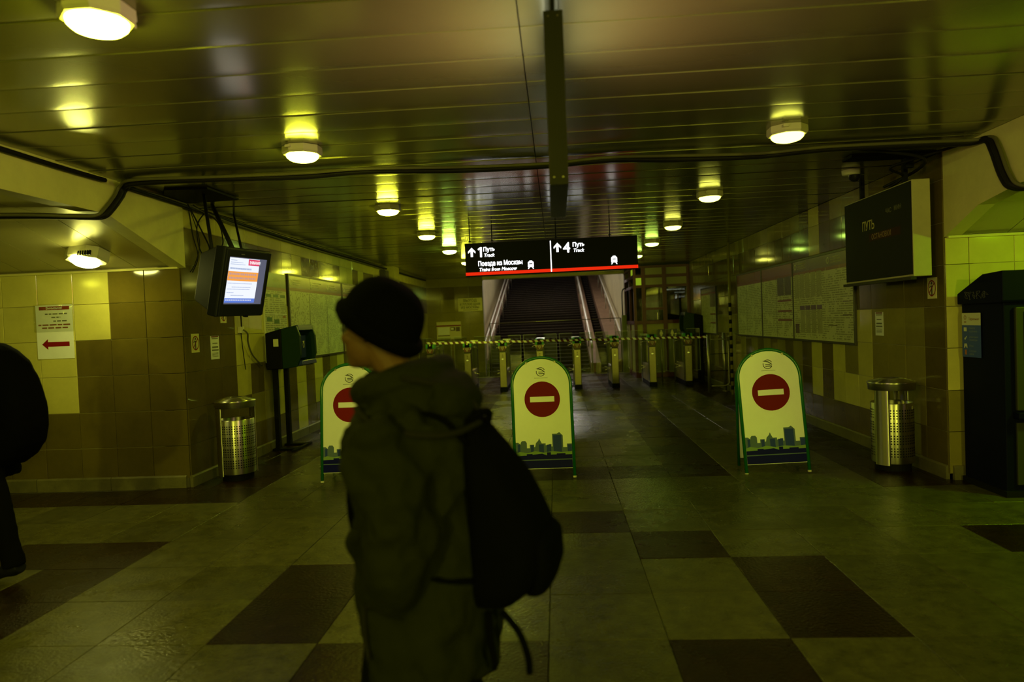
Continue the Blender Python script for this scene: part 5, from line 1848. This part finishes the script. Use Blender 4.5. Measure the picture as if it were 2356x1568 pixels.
MB().box(0.55, 0.62, 0.05, 0.10, -0.12, -0.03).build('arm', M_BLK, t)

# ------------------------------------------------------------------ people
M_SKIN = mat('skin', (0.10, 0.05, 0.02), 0.6, spec=0.2)
TEXN = bpy.data.textures.new('cloth_folds', 'CLOUDS')
TEXN.noise_scale = 0.11
TEXN.noise_depth = 2


TEXM = bpy.data.textures.new('cloth_creases', 'MARBLE')
TEXM.noise_scale = 0.22
TEXM.turbulence = 9
TEXM.noise_depth = 2


def ell(c, rx, ry, n=28, p=2.4):
    """horizontal superellipse ring"""
    out = []
    for i in range(n):
        a = 2 * math.pi * i / n
        ca, sa = math.cos(a), math.sin(a)
        out.append((c[0] + rx * math.copysign(abs(ca) ** (2 / p), ca), c[1] + ry * math.copysign(abs(sa) ** (2 / p), sa), c[2]))
    return out


def fuse(o, voxel, smooth=8, folds=0.0):
    r_ = o.modifiers.new('fuse', 'REMESH')
    r_.mode = 'VOXEL'
    r_.voxel_size = voxel
    r_.use_smooth_shade = True
    if smooth:
        s_ = o.modifiers.new('soften', 'SMOOTH')
        s_.factor = 0.5
        s_.iterations = smooth
    if folds:
        d = o.modifiers.new('folds', 'DISPLACE')
        d.texture = TEXN
        d.strength = folds
        d.mid_level = 0.5
        if folds > 0.03:
            d2 = o.modifiers.new('creases', 'DISPLACE')
            d2.texture = TEXM
            d2.strength = folds * 0.5
            d2.mid_level = 0.5
    return o


def hand(mb, w, d, side, curl=0.5):
    """palm and five fingers from wrist w pointing along d (down the forearm)"""
    w, d = Vector(w), Vector(d).normalized()
    fwd = Vector((1, 0, 0)) - d * d.x
    fwd.normalize()
    nrm = d.cross(fwd).normalized()
    mb.tube([w, w + d * 0.04, w + d * 0.085], [0.028, 0.036, 0.034], 10, 0.55)
    for i, (o, ln) in enumerate(((0.028, 0.070), (0.009, 0.080), (-0.010, 0.075), (-0.028, 0.058))):
        p = w + d * 0.080 + fwd * o
        b = nrm * (side * curl)
        q1 = p + (d + b * 0.3).normalized() * ln * 0.45
        q2 = q1 + (d + b * 1.2).normalized() * ln * 0.33
        q3 = q2 + (d + b * 2.2).normalized() * ln * 0.25
        mb.tube([p - d * 0.02, p, q1, q2, q3], [0.0085, 0.009, 0.0085, 0.008, 0.006], 7)
    p = w + d * 0.03 + fwd * 0.030
    q1 = p + (d * 0.7 + fwd * 0.6).normalized() * 0.035
    q2 = q1 + (d * 0.9 + fwd * 0.15 + nrm * side * 0.3).normalized() * 0.03
    mb.tube([p - fwd * 0.02, p, q1, q2], [0.013, 0.012, 0.010, 0.007], 7)


def head(mb, c, s=1.0):
    x, y, z = c

    def B(dx, dy, dz, rx, ry, rz):
        mb.ball((x + dx * s, y + dy * s, z + dz * s), (rx * s, ry * s, rz * s), 18, 12)
    B(-0.010, 0, 0.030, 0.098, 0.076, 0.100)
    B(0.030, 0, -0.045, 0.066, 0.060, 0.075)
    B(0.062, 0, -0.095, 0.028, 0.034, 0.024)          # chin
    mb.loft([ell((x + 0.088 * s, y, z - 0.030 * s), 0.026 * s, 0.018 * s, 10), ell((x + 0.086 * s, y, z - 0.012 * s), 0.018 * s, 0.012 * s, 10), ell((x + 0.078 * s, y, z + 0.026 * s), 0.012 * s, 0.009 * s, 10)])   # nose
    for q in (1, -1):
        B(0.074, q * 0.034, 0.026, 0.022, 0.028, 0.010)   # brow
        B(0.066, q * 0.036, -0.022, 0.026, 0.026, 0.022)  # cheek
        B(0.000, q * 0.078, -0.008, 0.020, 0.009, 0.032)  # ear
    B(0.082, 0, -0.060, 0.016, 0.026, 0.007)
    B(0.080, 0, -0.073, 0.016, 0.022, 0.008)


def eyes(t, c, s=1.0):
    for q in (1, -1):
        MB().ball((c[0] + 0.080 * s, c[1] + q * 0.033 * s, c[2] + 0.004 * s), 0.0125 * s, 12, 8).build('eye', M_INK, t, smooth=True)


def walker(name, label, loc, rz, cfg):
    t = thing(name, label, 'person', loc, rz)
    k = cfg.get('k', 1.0)
    hx, hz = cfg['head']
    # body
    b = MB()
    b.loft([ell((0, 0, z * k), rx, ry, 20) for z, rx, ry in ((0.84, 0.10, 0.15), (0.95, 0.11, 0.155), (1.1, 0.105, 0.14), (1.28, 0.115, 0.165), (1.38, 0.09, 0.15), (1.43, 0.06, 0.07))])
    b.tube([(0.01, 0, 1.38 * k), (hx * 0.5, 0, (hz - 0.13)), (hx - 0.01, 0, hz - 0.04)], [0.062, 0.056, 0.056], 12)
    head(b, (hx, 0, hz))
    legs, arms = cfg['legs'], cfg['arms']
    for (h, kn, an, toe) in legs:
        b.tube([h, kn, an], [0.085, 0.055, 0.040], 12)
        b.tube([Vector(an) + Vector((-0.03, 0, -0.02)), Vector(an) + Vector((0.03, 0, -0.05)), toe], [0.034, 0.038, 0.022], 10, 0.8)
    for sd, (sh, el, wr) in zip((1, -1), arms):
        b.tube([sh, el, wr], [0.050, 0.040, 0.028], 12)
        hand(b, wr, Vector(wr) - Vector(el), -sd, 0.55)
    fuse(b.build('body', M_SKIN, t), 0.0062, 3)
    eyes(t, (hx, 0, hz))
    # clothes
    j = MB()
    j.loft([ell((cx, 0, z * k), rx, ry, 28) for z, cx, rx, ry in cfg['coat']])
    for (sh, el, wr) in arms:
        sh_, el_, wr_ = Vector(sh), Vector(el), Vector(wr)
        j.tube([sh_ + Vector((0, -0.06 * math.copysign(1, sh_.y), 0.02)), sh_, sh_.lerp(el_, 0.5), el_, el_.lerp(wr_, 0.5), wr_.lerp(el_, -0.02)], [0.075, 0.110, 0.108, 0.098, 0.088, 0.075], 14)
    fuse(j.build('jacket', cfg['coat_mat'], t), 0.011, 7, cfg.get('folds', 0.05))
    tr = MB()
    for (h, kn, an, toe) in legs:
        h_, k_, a_ = Vector(h), Vector(kn), Vector(an)
        tr.tube([h_ + Vector((0, 0, 0.06)), h_.lerp(k_, 0.5), k_, k_.lerp(a_, 0.6), a_.lerp(k_, -0.04)], [0.115, 0.105, 0.082, 0.070, 0.070], 14)
    fuse(tr.build('trousers', cfg['trouser_mat'], t), 0.012, 5, 0.02)
    for (h, kn, an, toe) in legs:
        a_, o_ = Vector(an), Vector(toe)
        sd = (o_ - a_)
        sd.z = 0
        s_ = MB()
        s_.tube([a_ + Vector((-0.055, 0, -0.015)), a_ + Vector((0.0, 0, -0.03)), a_.lerp(o_, 0.6) + Vector((0, 0, 0.005)), o_ + sd.normalized() * 0.02], [0.048, 0.058, 0.052, 0.034], 12, 0.85)
        s_.tube([a_ + Vector((0, 0, 0.07)), a_ + Vector((0, 0, -0.02))], [0.055, 0.056], 12)
        fuse(s_.build('shoe', M_BLK, t), 0.008, 4)
    return t


# the walker in the foreground: heads left across the frame, hands in the jacket pockets
M_OLV = mat('olive_jacket_cloth', (0.012, 0.0128, 0.003), 0.85, spec=0.08, var=0.12, vs=5, bump=0.25, bs=60)
M_OLD = mat('olive_jacket_dark_seam', (0.012, 0.011, 0.006), 0.9, spec=0.1)
M_KNT = mat('black_knit', (0.0015, 0.0015, 0.0015), 0.95, bump=0.5, bs=160, spec=0.03)
M_TRO = mat('dark_trousers', (0.003, 0.003, 0.0025), 0.9, spec=0.04)
M_BAG = mat('black_backpack_cloth', (0.0018, 0.0018, 0.002), 0.85, bump=0.15, bs=90, spec=0.03)
hc = (0.135, 1.615)
P1 = dict(head=hc, k=1.0,
          legs=[((0.0, 0.10, 0.86), (0.10, 0.11, 0.48), (0.15, 0.10, 0.10), (0.31, 0.10, 0.045)), ((0.0, -0.10, 0.86), (-0.04, -0.11, 0.47), (-0.24, -0.10, 0.14), (-0.14, -0.10, 0.04))],
          arms=[((0.03, 0.205, 1.29), (-0.05, 0.285, 1.01), (0.01, 0.225, 0.87)), ((0.03, -0.205, 1.29), (-0.05, -0.285, 1.01), (0.01, -0.225, 0.87))],
          coat=[(0.60, -0.02, 0.185, 0.245), (0.66, -0.02, 0.19, 0.245), (0.80, -0.015, 0.20, 0.25), (1.0, 0.0, 0.205, 0.24), (1.15, 0.01, 0.21, 0.24), (1.28, 0.015, 0.205, 0.24), (1.36, 0.02, 0.18, 0.21), (1.42, 0.03, 0.135, 0.155), (1.47, 0.04, 0.105, 0.115)],
          coat_mat=M_OLV, trouser_mat=M_TRO)
ploc, prz = (-0.430, 2.12, 0), 168.0
p1 = walker('person', 'person walking left in the foreground, black knit cap, olive hooded jacket, hands in pockets', ploc, prz, P1)
# hood lying on the shoulders, standing collar
h = MB()
h.ball((-0.075, 0.0, 1.395), (0.125, 0.150, 0.085))
h.ball((-0.02, 0.0, 1.40), (0.15, 0.16, 0.07))
n = 20
ringp = [(0.045 + 0.115 * math.cos(2 * math.pi * i / n), 0.115 * math.sin(2 * math.pi * i / n), 1.455 - 0.035 * math.cos(2 * math.pi * i / n)) for i in range(n + 1)]
h.tube(ringp, 0.048, 10, caps=False)
h.tube([(p[0] * 1.25 - 0.035, p[1] * 1.35, p[2] - 0.065) for p in ringp], 0.055, 10, caps=False)
fuse(h.build('hood', M_OLV, p1), 0.010, 6, 0.03)
hs = MB()
hs.tube(bez([(0.14, 0.125, 1.385), (0.05, 0.21, 1.355), (-0.06, 0.21, 1.325), (-0.16, 0.15, 1.315), (-0.205, 0.02, 1.330)], 6), 0.010, 7)
hs.tube(bez([(-0.02, 0.15, 1.475), (-0.10, 0.12, 1.455), (-0.165, 0.05, 1.42), (-0.20, 0.0, 1.36)], 6), 0.009, 7)
hs.build('hood_seam', M_OLD, p1, smooth=True)
# pocket with welt and hem band
pk = MB()
pk.tube(bez([(-0.06, 0.252, 0.90), (0.0, 0.252, 0.875), (0.07, 0.240, 0.85)], 5), 0.011, 7)
pk.tube(bez([(0.085, 0.235, 0.85), (0.085, 0.238, 0.78), (0.075, 0.240, 0.70)], 5), 0.007, 6)
pk.build('pocket_edge', M_OLD, p1, smooth=True)
# knit cap: deep at the nape, tilted rim
cp = MB()
cc = Vector((hc[0] - 0.022, 0, hc[1] + 0.035))
tilt = Matrix.Translation(cc + Vector((-0.008, 0, -0.012))) @ Matrix.Rotation(R(-33), 4, 'Y') @ Matrix.Scale(1.10, 4)
nn, mm_ = 30, 14
rings = []
for i in range(mm_ + 1):
    a = math.pi / 2 * i / mm_
    zz = 0.120 * math.sin(a)
    rr = math.cos(a) ** 0.72 if i < mm_ else 0.02
    rings.append([tilt @ Vector((0.122 * rr * math.cos(2 * math.pi * q / nn) + 0.004, 0.100 * rr * math.sin(2 * math.pi * q / nn), zz)) for q in range(nn)])
low = [[tilt @ Vector((0.126 * math.cos(2 * math.pi * q / nn), 0.103 * math.sin(2 * math.pi * q / nn), zz)) for q in range(nn)] for zz in (-0.045, -0.03)]
cp.loft(low + rings)
fuse(cp.build('knit_cap', M_KNT, p1), 0.007, 3)
cf_ = MB()
cf_.tube([tilt @ Vector((0.120 * math.cos(2 * math.pi * q / 24), 0.099 * math.sin(2 * math.pi * q / 24), -0.022)) for q in range(25)], 0.020, 8, 1.5, caps=False)
cf_.build('cap_cuff', M_KNT, p1, smooth=True)
# backpack
bp = thing('backpack', 'black backpack with dangling strap ends on the back of the walking person', 'backpack', ploc, prz)
prof = [(1.345, -0.16, 0.05), (1.30, -0.205, 0.10), (1.22, -0.275, 0.135), (1.12, -0.340, 0.150), (1.02, -0.378, 0.155), (0.92, -0.378, 0.155), (0.86, -0.345, 0.150), (0.82, -0.29, 0.13), (0.805, -0.24, 0.10)]
bb = MB()
bb.loft([ell(((x - 0.175) / 2 if z > 1.30 else (x - 0.19) / 2, 0, z), max(0.03, abs(x + 0.18) / 2 + 0.015), w, 24, 3.2) for z, x, w in prof])
fuse(bb.build('bag', M_BAG, bp), 0.010, 6, 0.015)
pk = MB()
pk.loft([ell((x, 0, z), 0.03, w, 20, 3) for z, x, w in ((1.03, -0.380, 0.08), (1.0, -0.392, 0.115), (0.92, -0.395, 0.12), (0.86, -0.375, 0.11), (0.84, -0.355, 0.08))])
fuse(pk.build('front_pocket', M_BAG, bp), 0.010, 4)
for sd in (1, -1):
    MB().tube(bez([(-0.19, sd * 0.10, 1.28), (-0.12, sd * 0.13, 1.36), (0.02, sd * 0.13, 1.375), (0.12, sd * 0.12, 1.30), (0.165, sd * 0.13, 1.15), (0.10, sd * 0.19, 1.0), (-0.10, sd * 0.20, 0.93), (-0.20, sd * 0.13, 0.90)], 6), 0.020, 8, 0.4).build('shoulder_strap', M_BAG, bp, smooth=True)
MB().tube(bez([(-0.235, 0.10, 0.80), (-0.24, 0.11, 0.72), (-0.25, 0.11, 0.66), (-0.245, 0.10, 0.64)], 5), 0.010, 6).build('strap_end', M_BAG, bp, smooth=True)
MB().tube(bez([(-0.27, 0.09, 0.80), (-0.32, 0.10, 0.75), (-0.345, 0.10, 0.68), (-0.345, 0.09, 0.63)], 5), 0.010, 6).build('strap_end', M_BAG, bp, smooth=True)
MB().tube(bez([(-0.17, 0.03, 1.33), (-0.195, 0.02, 1.355), (-0.22, -0.02, 1.355), (-0.21, -0.03, 1.32)], 5), 0.012, 6).build('grab_handle', M_BAG, bp, smooth=True)

# second walker leaving the frame at the left
M_COT = mat('black_coat', (0.0015, 0.0015, 0.0015), 0.9, spec=0.03)
P2 = dict(head=(0.16, 1.70), k=1.06,
          legs=[((-0.10, 0.10, 0.90), (-0.25, 0.11, 0.50), (-0.33, 0.10, 0.12), (-0.22, 0.10, 0.040)), ((0.0, -0.10, 0.92), (0.20, -0.11, 0.52), (0.24, -0.10, 0.10), (0.40, -0.10, 0.045))],
          arms=[((0.0, 0.215, 1.38), (-0.08, 0.28, 1.10), (0.06, 0.28, 0.86)), ((0.0, -0.215, 1.38), (-0.02, -0.28, 1.10), (0.16, -0.26, 0.88))],
          coat=[(0.66, 0.0, 0.20, 0.24), (0.80, 0.0, 0.205, 0.245), (1.0, 0.0, 0.20, 0.24), (1.15, 0.0, 0.20, 0.24), (1.28, 0.0, 0.20, 0.24), (1.38, 0.01, 0.17, 0.21), (1.44, 0.03, 0.12, 0.14), (1.48, 0.05, 0.10, 0.11)],
          coat_mat=M_COT, trouser_mat=M_TRO)
qloc, qrz = (-4.04, 4.62, 0), 176.0
p2 = walker('person', 'person in black coat and trousers walking out of frame at the left edge', qloc, qrz, P2)
hh = MB()
hh.ball((0.145, 0, 1.735), (0.125, 0.105, 0.115))
hh.ball((0.06, 0, 1.60), (0.09, 0.10, 0.10))
fuse(hh.build('hood', M_COT, p2), 0.010, 5)
b2 = thing('backpack', 'bulky black backpack on the back of the person at the left edge', 'backpack', qloc, qrz)
bb = MB()
bb.loft([ell(((x - 0.15) / 2, 0, z), max(0.03, abs(x + 0.15) / 2 + 0.02), w, 24, 2.8) for z, x, w in ((1.62, -0.19, 0.09), (1.56, -0.28, 0.13), (1.48, -0.355, 0.15), (1.36, -0.420, 0.165), (1.20, -0.465, 0.17), (1.05, -0.475, 0.17), (0.93, -0.45, 0.165), (0.84, -0.38, 0.15), (0.78, -0.29, 0.12))])
fuse(bb.build('bag', M_BAG, b2), 0.012, 6, 0.015)
for sd in (1, -1):
    MB().tube(bez([(-0.20, sd * 0.11, 1.52), (-0.10, sd * 0.14, 1.535), (0.04, sd * 0.16, 1.50), (0.18, sd * 0.16, 1.40), (0.22, sd * 0.17, 1.25), (0.12, sd * 0.25, 1.05), (-0.20, sd * 0.14, 0.95)], 6), 0.024, 8, 0.4).build('shoulder_strap', M_BAG, b2, smooth=True)
